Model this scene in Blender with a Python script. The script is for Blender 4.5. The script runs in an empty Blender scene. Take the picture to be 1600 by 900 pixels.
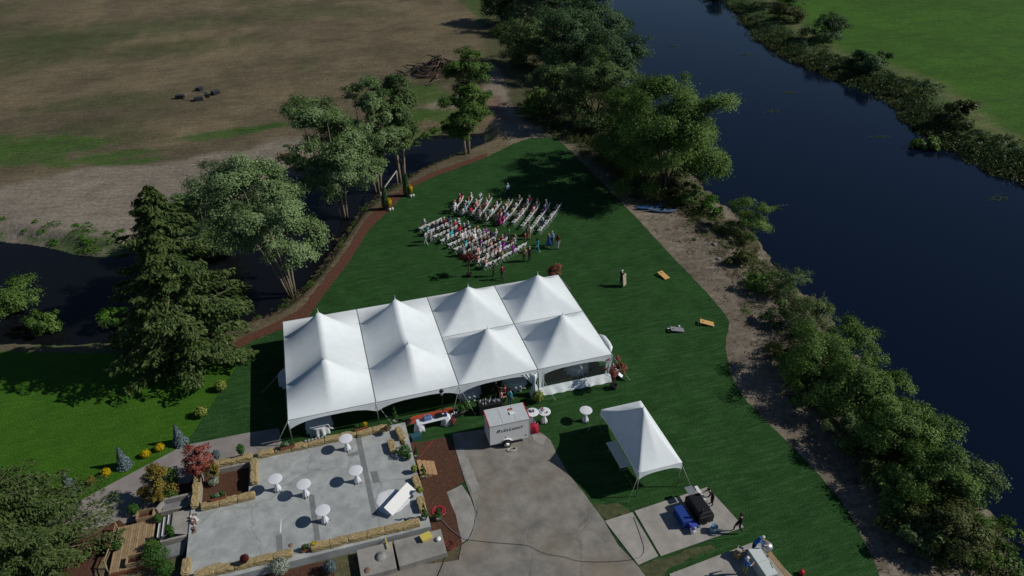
import bpy, bmesh, math, random
import numpy as np
from mathutils import Vector, Matrix
rnd = random.Random(7); RN = np.random.default_rng(7)
S = bpy.context.scene; COL = S.collection
R = math.radians
# ------------------------------------------------------------------ camera
CF, CX, CY, CZ = 1095.76, 4.7526, -38.6638, 36.5736          # focal length in photo pixels, drone position
YAW, PITCH, ROLL = 0.290387, 0.579778, -0.008952
fw = Vector((math.sin(YAW)*math.cos(PITCH), math.cos(YAW)*math.cos(PITCH), -math.sin(PITCH)))
r0 = Vector((math.cos(YAW), -math.sin(YAW), 0)); u0 = r0.cross(fw)
rt = r0*math.cos(ROLL)+u0*math.sin(ROLL); up = u0*math.cos(ROLL)-r0*math.sin(ROLL)
cam = bpy.data.objects.new('camera', bpy.data.cameras.new('camera')); COL.objects.link(cam)
cam.matrix_world = Matrix(((rt.x,up.x,-fw.x,CX),(rt.y,up.y,-fw.y,CY),(rt.z,up.z,-fw.z,CZ),(0,0,0,1)))
cam.data.sensor_width = 36; cam.data.lens = 36*CF/1600; cam.data.clip_end = 6000; cam.data.clip_start = .5
S.camera = cam
# ------------------------------------------------------------------ sky, sun, exposure
SUN_EL, SUN_AZ = R(37.7), R(105.3)
w = bpy.data.worlds.new('World'); S.world = w; w.use_nodes = True
nt = w.node_tree; bg = nt.nodes['Background']
sky = nt.nodes.new('ShaderNodeTexSky'); sky.sky_type = 'NISHITA'; sky.sun_disc = False
sky.sun_elevation = SUN_EL; sky.sun_rotation = SUN_AZ; sky.air_density = 1.0; sky.dust_density = 0.0; sky.ozone_density = 4.5
nt.links.new(sky.outputs[0], bg.inputs[0]); bg.inputs[1].default_value = 0.06
sd = bpy.data.lights.new('sun', 'SUN'); sd.energy = 5.0; sd.angle = R(.5); sd.color = (1, .945, .855)
sun = bpy.data.objects.new('sun', sd); COL.objects.link(sun)
tosun = Vector((math.sin(SUN_AZ)*math.cos(SUN_EL), math.cos(SUN_AZ)*math.cos(SUN_EL), math.sin(SUN_EL)))
sun.rotation_euler = tosun.to_track_quat('Z', 'Y').to_euler(); sun.location = (60, -20, 60)
S.view_settings.view_transform = 'Standard'; S.view_settings.look = 'None'
S.view_settings.gamma = 1; S.view_settings.use_curve_mapping = False; S.view_settings.exposure = -.58

# ------------------------------------------------------------------ survey: photo point + known height -> place on the ground
def g(x, y, z=0.0):
    d = fw*CF + rt*(x-800) - up*(y-450)
    t = (z-CZ)/d.z
    return Vector((CX+t*d.x, CY+t*d.y, z))
def g2(x, y, z=0.0):
    v = g(x, y, z); return (v.x, v.y)

# ------------------------------------------------------------------ materials
MATS = {}
def nodes_of(m):
    m.use_nodes = True; return m.node_tree.nodes, m.node_tree.links, m.node_tree.nodes['Principled BSDF']
def mat(name, col, rough=.8, n=(0, 0), bump=(0, 0), spec=.3, metal=0, n2=None, world=True, trans=0, crack=0):
    """plain surface: base colour varied by noise n=(scale, amount), second noise n2=(scale, amount, colour), bump=(scale, strength)"""
    if name in MATS: return MATS[name]
    m = bpy.data.materials.new(name); N, L, P = nodes_of(m); MATS[name] = m
    P.inputs['Roughness'].default_value = rough; P.inputs['Specular IOR Level'].default_value = spec; P.inputs['Metallic'].default_value = metal
    P.inputs['Base Color'].default_value = (*col, 1)
    src = None
    if n[1] or bump[1] or n2:
        if world: geo = N.new('ShaderNodeNewGeometry'); vec = geo.outputs['Position']
        else: tc = N.new('ShaderNodeTexCoord'); vec = tc.outputs['Object']
    if n[1]:
        t = N.new('ShaderNodeTexNoise'); t.inputs['Scale'].default_value = n[0]; t.inputs['Detail'].default_value = 6; t.inputs['Roughness'].default_value = .65
        L.new(vec, t.inputs['Vector'])
        mr = N.new('ShaderNodeMapRange'); mr.inputs[1].default_value = .3; mr.inputs[2].default_value = .7; mr.inputs[3].default_value = 1-n[1]; mr.inputs[4].default_value = 1+n[1]
        L.new(t.outputs['Fac'], mr.inputs[0])
        mx = N.new('ShaderNodeMix'); mx.data_type = 'RGBA'; mx.blend_type = 'MULTIPLY'; mx.inputs[0].default_value = 1
        mx.inputs[6].default_value = (*col, 1); L.new(mr.outputs[0], mx.inputs[7]); src = mx.outputs[2]
    if n2:
        t = N.new('ShaderNodeTexNoise'); t.inputs['Scale'].default_value = n2[0]; t.inputs['Detail'].default_value = 5
        L.new(vec, t.inputs['Vector'])
        mr = N.new('ShaderNodeMapRange'); mr.inputs[1].default_value = .5; mr.inputs[2].default_value = .72; mr.inputs[4].default_value = n2[1]
        L.new(t.outputs['Fac'], mr.inputs[0])
        mx = N.new('ShaderNodeMix'); mx.data_type = 'RGBA'; L.new(mr.outputs[0], mx.inputs[0])
        if src: L.new(src, mx.inputs[6])
        else: mx.inputs[6].default_value = (*col, 1)
        mx.inputs[7].default_value = (*n2[2], 1); src = mx.outputs[2]
    if crack:
        dn = N.new('ShaderNodeTexNoise'); dn.inputs['Scale'].default_value = .9; dn.inputs['Detail'].default_value = 5; L.new(vec, dn.inputs['Vector'])
        va = N.new('ShaderNodeVectorMath'); va.operation = 'MULTIPLY_ADD'; va.inputs[1].default_value = (1.6, 1.6, 0); L.new(dn.outputs['Color'], va.inputs[0]); L.new(vec, va.inputs[2])
        vo = N.new('ShaderNodeTexVoronoi'); vo.feature = 'DISTANCE_TO_EDGE'; vo.inputs['Scale'].default_value = crack; L.new(va.outputs[0], vo.inputs['Vector'])
        mr = N.new('ShaderNodeMapRange'); mr.inputs[1].default_value = .002; mr.inputs[2].default_value = .008; mr.inputs[3].default_value = .8; mr.inputs[4].default_value = 1; L.new(vo.outputs['Distance'], mr.inputs[0])
        mx = N.new('ShaderNodeMix'); mx.data_type = 'RGBA'; mx.blend_type = 'MULTIPLY'; mx.inputs[0].default_value = 1; L.new(src, mx.inputs[6]); L.new(mr.outputs[0], mx.inputs[7]); src = mx.outputs[2]
    if src: L.new(src, P.inputs['Base Color'])
    if bump[1]:
        t = N.new('ShaderNodeTexNoise'); t.inputs['Scale'].default_value = bump[0]; t.inputs['Detail'].default_value = 5
        L.new(vec, t.inputs['Vector']); b = N.new('ShaderNodeBump'); b.inputs['Strength'].default_value = bump[1]; b.inputs['Distance'].default_value = .05
        L.new(t.outputs['Fac'], b.inputs['Height']); L.new(b.outputs[0], P.inputs['Normal'])
    if trans:
        tr = N.new('ShaderNodeBsdfTranslucent'); ms = N.new('ShaderNodeMixShader'); ms.inputs[0].default_value = trans
        tr.inputs[0].default_value = (*col, 1)
        if src: L.new(src, tr.inputs[0])
        L.new(P.outputs[0], ms.inputs[1]); L.new(tr.outputs[0], ms.inputs[2]); L.new(ms.outputs[0], N['Material Output'].inputs[0])
    return m
def leafmat(name, dark, mid, light, trans=.22, rough=.5):
    """leaves: colour differs leaf by leaf (attribute 'tint')"""
    if name in MATS: return MATS[name]
    m = bpy.data.materials.new(name); N, L, P = nodes_of(m); MATS[name] = m
    a = N.new('ShaderNodeAttribute'); a.attribute_name = 'tint'
    cr = N.new('ShaderNodeValToRGB'); e = cr.color_ramp.elements
    e[0].color = (*dark, 1); e[1].color = (*light, 1); k = e.new(.5); k.color = (*mid, 1)
    L.new(a.outputs['Fac'], cr.inputs[0]); L.new(cr.outputs[0], P.inputs['Base Color'])
    P.inputs['Roughness'].default_value = rough; P.inputs['Specular IOR Level'].default_value = .12
    tr = N.new('ShaderNodeBsdfTranslucent'); L.new(cr.outputs[0], tr.inputs[0])
    ms = N.new('ShaderNodeMixShader'); ms.inputs[0].default_value = trans
    L.new(P.outputs[0], ms.inputs[1]); L.new(tr.outputs[0], ms.inputs[2]); L.new(ms.outputs[0], N['Material Output'].inputs[0])
    return m
M = dict(
 fabric=mat('tent_fabric', (.77, .835, .87), .55, (1.2, .05), (2.2, .16), .3, trans=.025),  # cool tint put into the colour so the shaded roof faces turn bluer
 cloth=mat('white_cloth', (.77, .80, .85), .85, (3, .04), (60, .1), world=False, trans=.12),
 alu=mat('aluminium_pole', (.62, .64, .66), .35, metal=.85),
 steel=mat('galvanised_steel', (.45, .47, .48), .4, (6, .15), metal=.7),
 gutter=mat('dark_gutter', (.10, .11, .12), .6),
 rope=mat('pale_rope', (.55, .54, .5), .9),
 whitepaint=mat('white_paint', (.78, .79, .79), .4, (4, .04)),
 plastic=mat('white_plastic', (.76, .77, .77), .45),
 concrete=mat('patio_concrete', (.37, .395, .395), .85, (1.3, .24), (25, .25), n2=(.75, .7, (.27, .295, .30)), crack=.11),
 concrete2=mat('rough_concrete', (.30, .29, .27), .9, (1.2, .22), (18, .4), n2=(1.1, .5, (.19, .185, .175))),
 darkconc=mat('darker_concrete_strip', (.19, .20, .21), .9, (2, .15), (20, .2)),
 asphalt=mat('worn_asphalt', (.225, .215, .195), .92, (.8, .34), (30, .5), n2=(.22, .55, (.25, .20, .14)), crack=.17),
 pathc=mat('walk_concrete', (.255, .235, .225), .9, (.8, .18), (20, .3), n2=(.5, .4, (.18, .165, .16))),
 hay=mat('straw', (.40, .315, .16), .95, (11, .5), (34, 1.0), n2=(7, .6, (.26, .195, .09)), world=True),
 straw=mat('loose_straw', (.36, .28, .13), .95, (8, .4), (40, .8)),
 mulch=mat('bark_mulch', (.085, .040, .024), .95, (7, .5), (14, 1.0), n2=(3, .5, (.13, .06, .035))),
 redmulch=mat('red_bark_mulch', (.105, .043, .026), .95, (5, .6), (12, 1.0), n2=(1.5, .7, (.070, .045, .03))),
 timber=mat('new_timber', (.46, .30, .16), .75, (5, .2), (30, .2)),
 deckwood=mat('deck_timber', (.30, .215, .125), .8, (4, .25), (25, .3)),
 planter=mat('red_cedar_box', (.23, .085, .045), .8, (8, .2)),
 bark=mat('grey_brown_bark', (.13, .10, .075), .95, (6, .4), (14, .8)),
 palebark=mat('pale_bark', (.25, .21, .16), .95, (6, .35), (14, .8)),
 twig=mat('dry_twigs', (.24, .20, .155), .95, (6, .4)),
 black=mat('black_metal', (.012, .012, .013), .45, (6, .3), spec=.4),
 rubber=mat('tyre_rubber', (.016, .016, .016), .85),
 blackcloth=mat('black_cloth', (.012, .012, .014), .9),
 red=mat('red_paint', (.42, .015, .03), .4),
 redfab=mat('red_mat', (.40, .065, .035), .85, (5, .25)),
 hose=mat('pink_red_hose', (.55, .05, .09), .5),
 yellow=mat('yellow_plastic', (.62, .52, .12), .5),
 bluepl=mat('blue_plastic', (.02, .055, .26), .4),
 tarp=mat('blue_grey_tarp', (.12, .19, .38), .6, (6, .3)),
 teal=mat('dark_teal_plastic', (.03, .10, .13), .45),
 ink=mat('dark_navy_print', (.01, .015, .05), .5),
 swoosh=mat('grey_blue_print', (.25, .38, .5), .5),
 board=mat('tan_board', (.60, .36, .13), .55, (6, .12)),
 greyboard=mat('grey_board', (.22, .23, .25), .55),
 beigeboard=mat('beige_board', (.40, .36, .30), .6),
 cardboard=mat('kraft', (.35, .24, .13), .9),
 stone=mat('grey_stone', (.28, .28, .27), .9, (5, .3), (14, .6)),
 rust=mat('rusty_brick', (.21, .12, .09), .9, (8, .5), (16, .6), n2=(10, .6, (.35, .30, .27))),
)
M['glass'] = bpy.data.materials.new('clear_vinyl')
_N, _L, _P = nodes_of(M['glass']); _P.inputs['Base Color'].default_value = (.9, .95, 1, 1); _P.inputs['Roughness'].default_value = .08
_P.inputs['Alpha'].default_value = .05; _P.inputs['Specular IOR Level'].default_value = .5
L_ = dict(
 poplar=leafmat('poplar_leaves', (.085, .150, .050), (.180, .275, .110), (.34, .43, .25)),
 willow=leafmat('willow_leaves', (.062, .108, .036), (.12, .185, .065), (.21, .27, .12)),
 alder=leafmat('alder_leaves', (.055, .115, .024), (.115, .205, .045), (.21, .30, .09)),
 dark=leafmat('dark_leaves', (.034, .078, .030), (.070, .130, .055), (.12, .19, .09)),
 spruce=leafmat('spruce_needles', (.034, .066, .020), (.075, .120, .034), (.14, .185, .065), .2),
 blue=leafmat('blue_spruce_needles', (.06, .10, .11), (.13, .19, .20), (.22, .29, .30), .1),
 redmaple=leafmat('red_maple_leaves', (.18, .045, .035), (.34, .10, .08), (.48, .20, .16)),
 darkmaple=leafmat('purple_leaves', (.06, .012, .015), (.11, .02, .022), (.16, .035, .03)),
 gold=leafmat('gold_green_leaves', (.12, .10, .02), (.22, .18, .035), (.33, .24, .06)),
 mum=leafmat('yellow_flowers', (.30, .26, .01), (.60, .46, .01), (.80, .62, .03)),
 lime=leafmat('lime_shrub_leaves', (.14, .20, .03), (.26, .33, .07), (.38, .44, .14)),
 herb=leafmat('garden_leaves', (.03, .09, .02), (.06, .15, .03), (.10, .22, .05)),
 white=leafmat('white_flowers', (.05, .12, .04), (.4, .45, .36), (.7, .7, .65)),
 weed=leafmat('bank_weeds', (.050, .078, .022), (.085, .115, .035), (.17, .17, .07)),
 greenweed=leafmat('fresh_weeds', (.04, .12, .012), (.07, .18, .02), (.12, .25, .04)),
 dry=leafmat('dry_grass', (.10, .085, .045), (.18, .15, .08), (.28, .23, .13)),
)

# ------------------------------------------------------------------ builders
def link(o, parent=None):
    COL.objects.link(o)
    if parent: o.parent = parent
    return o
def tag(o, label=None, cat=None, group=None, kind=None):
    if label: o['label'] = label
    if cat: o['category'] = cat
    if group: o['group'] = group
    if kind: o['kind'] = kind
    return o
def thing(name, label, cat, loc=(0, 0, 0), rz=0, group=None):
    o = bpy.data.objects.new(name, None); o.empty_display_size = .2; link(o)
    o.location = loc; o.rotation_euler = (0, 0, rz); return tag(o, label, cat, group)
def np_mesh(name, V, F, m, parent=None, attr=None, smooth=False, at=None):
    V = np.asarray(V, np.float32); F = np.asarray(F, np.int32); k = F.shape[1]
    me = bpy.data.meshes.new(name); me.vertices.add(len(V)); me.vertices.foreach_set('co', V.ravel())
    me.loops.add(F.size); me.loops.foreach_set('vertex_index', F.ravel())
    me.polygons.add(len(F)); me.polygons.foreach_set('loop_start', np.arange(0, F.size, k, dtype=np.int32))
    me.update(calc_edges=True)
    if smooth: me.polygons.foreach_set('use_smooth', np.ones(len(F), bool))
    if attr is not None:
        a = me.attributes.new(at or 'tint', 'FLOAT', 'POINT'); a.data.foreach_set('value', np.asarray(attr, np.float32))
    me.materials.append(m); me.validate()
    return link(bpy.data.objects.new(name, me), parent)
class MB:
    def __init__(s): s.v = []; s.f = []; s.sm = []
    def add(s, vs, fs, smooth=False):
        n = len(s.v); s.v += [tuple(v) for v in vs]; s.f += [tuple(i+n for i in f) for f in fs]; s.sm += [smooth]*len(fs); return s
    def box(s, c, d, rz=0, M4=None, taper=1):
        x, y, z = d[0]/2, d[1]/2, d[2]/2
        vs = [Vector((sx*x*(taper if sz > 0 else 1), sy*y*(taper if sz > 0 else 1), sz*z)) for sz in (-1, 1) for sy in (-1, 1) for sx in (-1, 1)]
        q = M4 if M4 else Matrix.Rotation(rz, 4, 'Z')
        vs = [q @ v + Vector(c) for v in vs]
        return s.add(vs, [(0, 2, 3, 1), (4, 5, 7, 6), (0, 1, 5, 4), (2, 6, 7, 3), (0, 4, 6, 2), (1, 3, 7, 5)])
    def tube(s, pts, rad, n=8, cap=True):
        pts = [Vector(p) for p in pts]; rad = [rad]*len(pts) if not hasattr(rad, '__len__') else list(rad)
        vs = []; fs = []
        for i, p in enumerate(pts):
            t = (pts[min(i+1, len(pts)-1)]-pts[max(i-1, 0)]).normalized()
            a = t.orthogonal().normalized() if i == 0 else (a - t*a.dot(t)).normalized()
            b = t.cross(a)
            for k in range(n):
                an = 2*math.pi*k/n; vs.append(p+(a*math.cos(an)+b*math.sin(an))*rad[i])
        for i in range(len(pts)-1):
            for k in range(n): fs.append((i*n+k, i*n+(k+1) % n, (i+1)*n+(k+1) % n, (i+1)*n+k))
        if cap: fs.append(tuple(range(n-1, -1, -1))); fs.append(tuple((len(pts)-1)*n+k for k in range(n)))
        return s.add(vs, fs, True)
    def lathe(s, prof, c=(0, 0, 0), n=16, wob=None, cap=True):
        vs = []; fs = []; c = Vector(c)
        for i, (r, z) in enumerate(prof):
            for k in range(n):
                an = 2*math.pi*k/n; q = r*(wob(i, an) if wob else 1); vs.append(c+Vector((q*math.cos(an), q*math.sin(an), z)))
        for i in range(len(prof)-1):
            for k in range(n): fs.append((i*n+k, i*n+(k+1) % n, (i+1)*n+(k+1) % n, (i+1)*n+k))
        if cap: fs.append(tuple(range(n-1, -1, -1))); fs.append(tuple((len(prof)-1)*n+k for k in range(n)))
        return s.add(vs, fs, True)
    def prism(s, poly, z0, z1):
        n = len(poly); A = sum(poly[i][0]*poly[(i+1) % n][1]-poly[(i+1) % n][0]*poly[i][1] for i in range(n))
        if A < 0: poly = poly[::-1]
        vs = [(p[0], p[1], z0) for p in poly]+[(p[0], p[1], z1) for p in poly]
        return s.add(vs, [tuple(range(n-1, -1, -1)), tuple(range(n, 2*n))]+[(i, (i+1) % n, n+(i+1) % n, n+i) for i in range(n)])
    def mesh(s, name, m):
        me = bpy.data.meshes.new(name); me.from_pydata(s.v, [], s.f); me.materials.append(m)
        me.polygons.foreach_set('use_smooth', s.sm); me.update(); return me
    def build(s, name, m, parent=None, bevel=0):
        o = link(bpy.data.objects.new(name, s.mesh(name, m)), parent)
        if bevel:
            b = o.modifiers.new('bevel', 'BEVEL'); b.width = bevel; b.segments = 2; b.limit_method = 'ANGLE'
        return o
def copy_tree(o, parent=None):
    c = o.copy(); link(c)
    c.parent = parent
    for ch in list(o.children): copy_tree(ch, c)
    return c
def sheet(name, poly, z, m, kind='structure'):
    """flat ground sheet from an outline"""
    bm = bmesh.new(); vs = [bm.verts.new((p[0], p[1], z)) for p in poly]
    es = [bm.edges.new((vs[i], vs[(i+1) % len(vs)])) for i in range(len(vs))]
    bmesh.ops.triangle_fill(bm, use_beauty=True, edges=es)
    bmesh.ops.recalc_face_normals(bm, faces=bm.faces)
    for f in bm.faces:
        if f.normal.z < 0: f.normal_flip()
    me = bpy.data.meshes.new(name); bm.to_mesh(me); bm.free(); me.materials.append(m)
    return tag(link(bpy.data.objects.new(name, me)), kind=kind)
def wiggle(poly, step=.6, amp=.12, seed=1):
    """resample an outline and make it a little uneven"""
    q = random.Random(seed); out = []
    for i in range(len(poly)):
        a, b = Vector(poly[i]), Vector(poly[(i+1) % len(poly)]); n = max(1, min(80, int((b-a).length/step)))
        for k in range(n):
            p = a.lerp(b, k/n); out.append((p.x+q.uniform(-amp, amp), p.y+q.uniform(-amp, amp)))
    return out
def smooth(pts, it=2, closed=False):
    """Chaikin corner cutting of an open line"""
    for _ in range(it):
        q = [pts[0]]
        for a, b in zip(pts, pts[1:]):
            q.append(tuple(a[i]*.75+b[i]*.25 for i in range(len(a)))); q.append(tuple(a[i]*.25+b[i]*.75 for i in range(len(a))))
        q.append(pts[-1]); pts = q
    return pts
# numpy noise and polygon distance
def vnoise(x, y, sc, seed):
    x = np.asarray(x)/sc; y = np.asarray(y)/sc; xi = np.floor(x).astype(np.int64); yi = np.floor(y).astype(np.int64); fx = x-xi; fy = y-yi
    def h(a, b):
        n = (a*374761393+b*668265263+seed*1442695041) & 0x7fffffff
        n = ((n ^ (n >> 13))*1274126177) & 0x7fffffff
        return ((n ^ (n >> 16)) & 0xffff)/65535.
    fx = fx*fx*(3-2*fx); fy = fy*fy*(3-2*fy)
    return (h(xi, yi)*(1-fx)+h(xi+1, yi)*fx)*(1-fy)+(h(xi, yi+1)*(1-fx)+h(xi+1, yi+1)*fx)*fy
def fbm(x, y, sc, seed, o=4):
    s = 0; a = .5
    for k in range(o): s = s+a*vnoise(x, y, sc/2**k, seed+k); a *= .5
    return s/(1-.5**o)
def sdist(X, Y, poly):
    """signed distance, negative inside"""
    d = np.full(X.shape, 1e9); ins = np.zeros(X.shape, bool); n = len(poly)
    for i in range(n):
        ax, ay = poly[i]; bx, by = poly[(i+1) % n]; ex, ey = bx-ax, by-ay; wx, wy = X-ax, Y-ay
        t = np.clip((wx*ex+wy*ey)/(ex*ex+ey*ey+1e-12), 0, 1); d = np.minimum(d, (wx-ex*t)**2+(wy-ey*t)**2)
        c = ((ay > Y) != (by > Y)) & (X < (bx-ax)*(Y-ay)/((by-ay) if by != ay else 1e-9)+ax); ins ^= c
    d = np.sqrt(d); return np.where(ins, -d, d)
def sstep(t): t = np.clip(t, 0, 1); return t*t*(3-2*t)

# ------------------------------------------------------------------ outlines on the ground
ZR, ZP = -1.5, -1.2                                            # water level of the river and of the pond
shore_near = [g2(*q, ZR) for q in [(900, 30), (960, 120), (1000, 170), (1060, 250), (1120, 310), (1190, 380), (1240, 440), (1300, 500), (1360, 580), (1450, 680), (1540, 790), (1600, 880)]]
shore_far = [g2(*q, ZR) for q in [(1150, 15), (1185, 60), (1220, 90), (1300, 120), (1400, 160), (1440, 215), (1530, 260), (1600, 290)]]
RIVER = [(170, 1600), (100, 420), (80, 190)]+smooth(shore_near, 1)+[(37, -60), (20, -400), (20, -1500), (70, -1500), (72, -400), (86, -60)]+smooth(shore_far, 1)[::-1]+[(124, 165), (152, 420), (240, 1600)]
POND = smooth([g2(*q, ZP) for q in [(0, 535), (130, 540), (300, 525), (390, 500), (430, 490), (475, 450), (510, 400), (560, 325), (600, 300), (650, 268), (700, 248), (755, 225)]], 1)
POND += smooth([g2(*q, ZP) for q in [(757, 208), (660, 212), (640, 222), (560, 235), (470, 245), (345, 340), (280, 362), (200, 395), (150, 402), (60, 385), (0, 378)]], 1)
POND += [(-60, 55), (-140, 70), (-145, 50), (-60, 28)]
lawn_r = [g2(*q) for q in [(870, 215), (905, 250), (945, 290), (990, 335), (1040, 390), (1100, 452), (1133, 490), (1141, 505), (1131, 540), (1150, 612), (1200, 660), (1250, 710), (1290, 752), (1340, 820), (1375, 900)]]
lawn_l = [g2(*q) for q in [(480, 497), (505, 462), (545, 410), (580, 352), (605, 333), (640, 292), (700, 268), (760, 246), (800, 225), (830, 215)]]
LAWN = smooth(lawn_r, 2)+[(31, -32), (14, -32), (9, -9), (8, -1), (-3.4, -.3), (-3.4, 2.2), g2(287, 698), g2(368, 575), g2(372, 545), g2(395, 533), g2(430, 518)]+smooth(lawn_l, 2)
LAWN2 = [g2(287, 698), g2(368, 575), g2(372, 545), g2(345, 553), g2(250, 552), g2(130, 552), g2(0, 549), (-40, 20), (-46, 0), (-30, -14), (-17, -4), g2(110, 790)]
strip_o = [g2(*q) for q in [(763, 239), (700, 260), (643, 283), (603, 316), (580, 334), (567, 350), (535, 402), (495, 451), (471, 483), (430, 505), (385, 524), (350, 546)]]
STRIP = smooth(strip_o, 2)+[g2(*q) for q in [(352, 556), (372, 545), (395, 533), (430, 518)]]+smooth(lawn_l[:-2], 2)
# ------------------------------------------------------------------ terrain: one sheet to the horizon
def axis(a0, a1, st, ends):
    v = list(np.arange(a0, a1, st)); s = st
    x = v[-1]
    while x < ends[1]: s *= 1.06; x += s; v.append(x)
    s = st; x = v[0]; lo = []
    while x > ends[0]: s *= 1.06; x -= s; lo.append(x)
    return np.array(lo[::-1]+v)
ax = axis(-34, 64, .42, (-2200, 2200)); ay = axis(-26, 64, .42, (-900, 2600))
GX, GY = np.meshgrid(ax, ay); GX = GX.ravel(); GY = GY.ravel()
near = (GX > -400) & (GX < 600) & (GY > -700) & (GY < 900)
def sdn(poly):
    return sdist(GX, GY, poly)
s_riv = sdn(RIVER); s_pond = sdn(POND); s_flat = np.minimum(np.minimum(sdn(LAWN), sdn(LAWN2)), sdn(STRIP))
edge = (fbm(GX, GY, 5, 3)-.5)*2.2
far_side = GX > np.interp(GY, [-60, 0, 20, 60, 120, 200], [64, 68, 70, 76, 92, 105])
W = np.where(far_side, 5.0, 6.0)
def bowl(d, zw, Wd): return np.where(d > 0, zw*(1-sstep(d/Wd)), zw-.9*sstep(-d/2.5))
dep = np.minimum(bowl(s_riv+edge*.5, ZR, W), bowl(s_pond+edge*.35, ZP, 2.4))
dep = np.where(near | (s_riv < 30), dep, dep)
fl = sstep(s_flat/1.6)                                          # the ground stays level under lawns and beds
rough_ = (fbm(GX, GY, 1.6, 11)-.5)*.35*sstep((s_flat-.3)/2)*np.clip(1-s_riv/16, .12, 1)+(fbm(GX, GY, 30, 13)-.5)*.5*sstep((s_flat-4)/15)
GZ = -.03+np.minimum(dep, 0)*fl+rough_*np.where(np.minimum(s_riv, s_pond) < -1, .2, 1)
GZ = np.where(s_flat < .25, -.03, GZ)
# colours of soil, dry grass and green growth (no light or shade in them)
C = np.zeros((len(GX), 3)); n1 = fbm(GX, GY, 14, 21); n2 = fbm(GX*.35+GY*.12, GY-GX*.25, 6, 23); n3 = fbm(GX, GY, 2.2, 25)
def mixc(wt, col):
    global C
    wt = np.clip(wt, 0, 1)[:, None]; C = C*(1-wt)+np.array(col)*wt
C[:] = (.138, .114, .070)                                        # dry mown field
mixc(sstep((n2-.42)/.2)*.75, (.098, .082, .052)); mixc(sstep((n1-.55)/.15)*.5, (.19, .150, .090)); mixc(sstep((fbm(GX, GY, 24, 31)-.52)/.12)*.55, (.060, .072, .030))
def blob(px, py, rx, ry, col, st=1, rot=0):
    c = g(px, py); dx = GX-c.x; dy = GY-c.y; q, s_ = math.cos(rot), math.sin(rot); a = dx*q+dy*s_; b = -dx*s_+dy*q
    mixc(sstep((1-np.sqrt((a/rx)**2+(b/ry)**2))*2.2+(n3-.5)*2.2+(fbm(GX, GY, 5, 41)-.5)*1.5)*st, col)
dirt = (.215, .190, .155); gr = (.042, .098, .016)
TRACK = [g2(*q) for q in [(0, 285), (120, 268), (280, 250), (420, 222), (480, 212), (520, 225), (480, 262), (440, 285), (345, 350), (280, 372), (200, 405), (60, 392), (0, 386)]]+[(-60, 60), (-120, 75), (-120, 110), (-50, 75)]
mixc(sstep((1.2-sdist(GX, GY, TRACK)+(fbm(GX, GY, 8, 51)-.5)*7)/3)*.9, dirt)
for b in [(30, 240, 13, 5), (10, 225, 10, 5), (170, 246, 8, 2.6), (215, 252, 5, 2), (350, 208, 9, 2.4), (420, 198, 6, 2), (80, 372, 5, 1.3), (130, 378, 4, 1.2), (150, 395, 3, 1.1), (665, 148, 6, 8), (690, 180, 6, 5), (650, 178, 5, 4), (760, 20, 5, 22), (745, 105, 4, 7), (690, 200, 5, 2.5)]:
    blob(*b, gr, .75)
for b in [(210, 45, 26, 10), (80, 70, 20, 12), (260, 75, 20, 9), (170, 160, 14, 4)]: blob(*b, (.050, .075, .024), .5)
for b in [(690, 165, 4, 3), (670, 205, 6, 1.6), (720, 215, 4, 1.2)]: blob(*b, (.21, .18, .13), .8)
# bank between the lawn and the river, the grove floor, the far bank and the pasture behind it
NEARB = smooth(lawn_r, 1)+[(31, -40), (39, -60)]+shore_near[::-1][:9]+[g2(980, 260), g2(930, 225)]
sb = sdist(GX, GY, NEARB); mixc(sstep((1.5-sb)/2), (.20, .172, .135)); mixc((sb < 1)*sstep((n3-.45)/.2)*.6, (.125, .105, .08)); mixc((sb < 1)*sstep((fbm(GX, GY, 4, 61)-.55)/.1)*sstep((9-s_riv)/4)*.7, (.07, .085, .03))
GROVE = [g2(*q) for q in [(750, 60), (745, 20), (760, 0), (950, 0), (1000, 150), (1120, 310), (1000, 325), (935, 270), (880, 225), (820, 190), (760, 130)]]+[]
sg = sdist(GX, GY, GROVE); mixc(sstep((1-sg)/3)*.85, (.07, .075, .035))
PATH2 = [g2(*q) for q in [(755, 140), (765, 180), (790, 215), (800, 222), (865, 216), (860, 203), (820, 190), (795, 165), (790, 130), (770, 100)]]
mixc(sstep((.8-sdist(GX, GY, PATH2)+(n3-.5)*2)/1.5), (.225, .190, .150)); mixc(sstep((1.5-sdist(GX, GY, [g2(762, 150), g2(775, 150), g2(788, 185), g2(765, 185)]))/2)*.5, (.16, .07, .045))
past = far_side & (s_riv > 0)
mixc(past*1., (.062, .100, .030)); mixc(past*sstep((s_riv-9+(n1-.5)*6)/2.5), (.044, .115, .011)); mixc(past*sstep((s_riv-8)/2)*sstep((fbm(GX*.3, GY, 9, 71)-.45)/.2)*.45, (.036, .092, .011)); mixc(past*sstep((s_riv-8)/2)*sstep((fbm(GX, GY, 40, 73)-.5)/.15)*.35, (.034, .085, .015))
mixc(past*sstep(1-np.abs(s_riv-9)/2.5)*.7, (.15, .15, .07))
mixc(sstep((.4-s_pond)/1)*1., (.055, .05, .035)); mixc(sstep((1.8-s_pond+(n3-.5)*2)/2)*(s_pond > 0)*.55, (.13, .125, .085)); mixc((s_pond < 1.2)*(s_pond > -.5)*(n3 > .55)*.6, (.06, .11, .03))
mixc(sstep((.2-s_riv)/1)*1., (.05, .045, .035))
blob(318, 362, 2.6, 1.8, (.17, .055, .03), 1); blob(468, 238, 3.5, .9, (.15, .05, .03), 1)
nx, ny = len(ax), len(ay); idx = np.arange(nx*ny).reshape(ny, nx)
F = np.stack([idx[:-1, :-1], idx[:-1, 1:], idx[1:, 1:], idx[1:, :-1]], -1).reshape(-1, 4)
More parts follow.
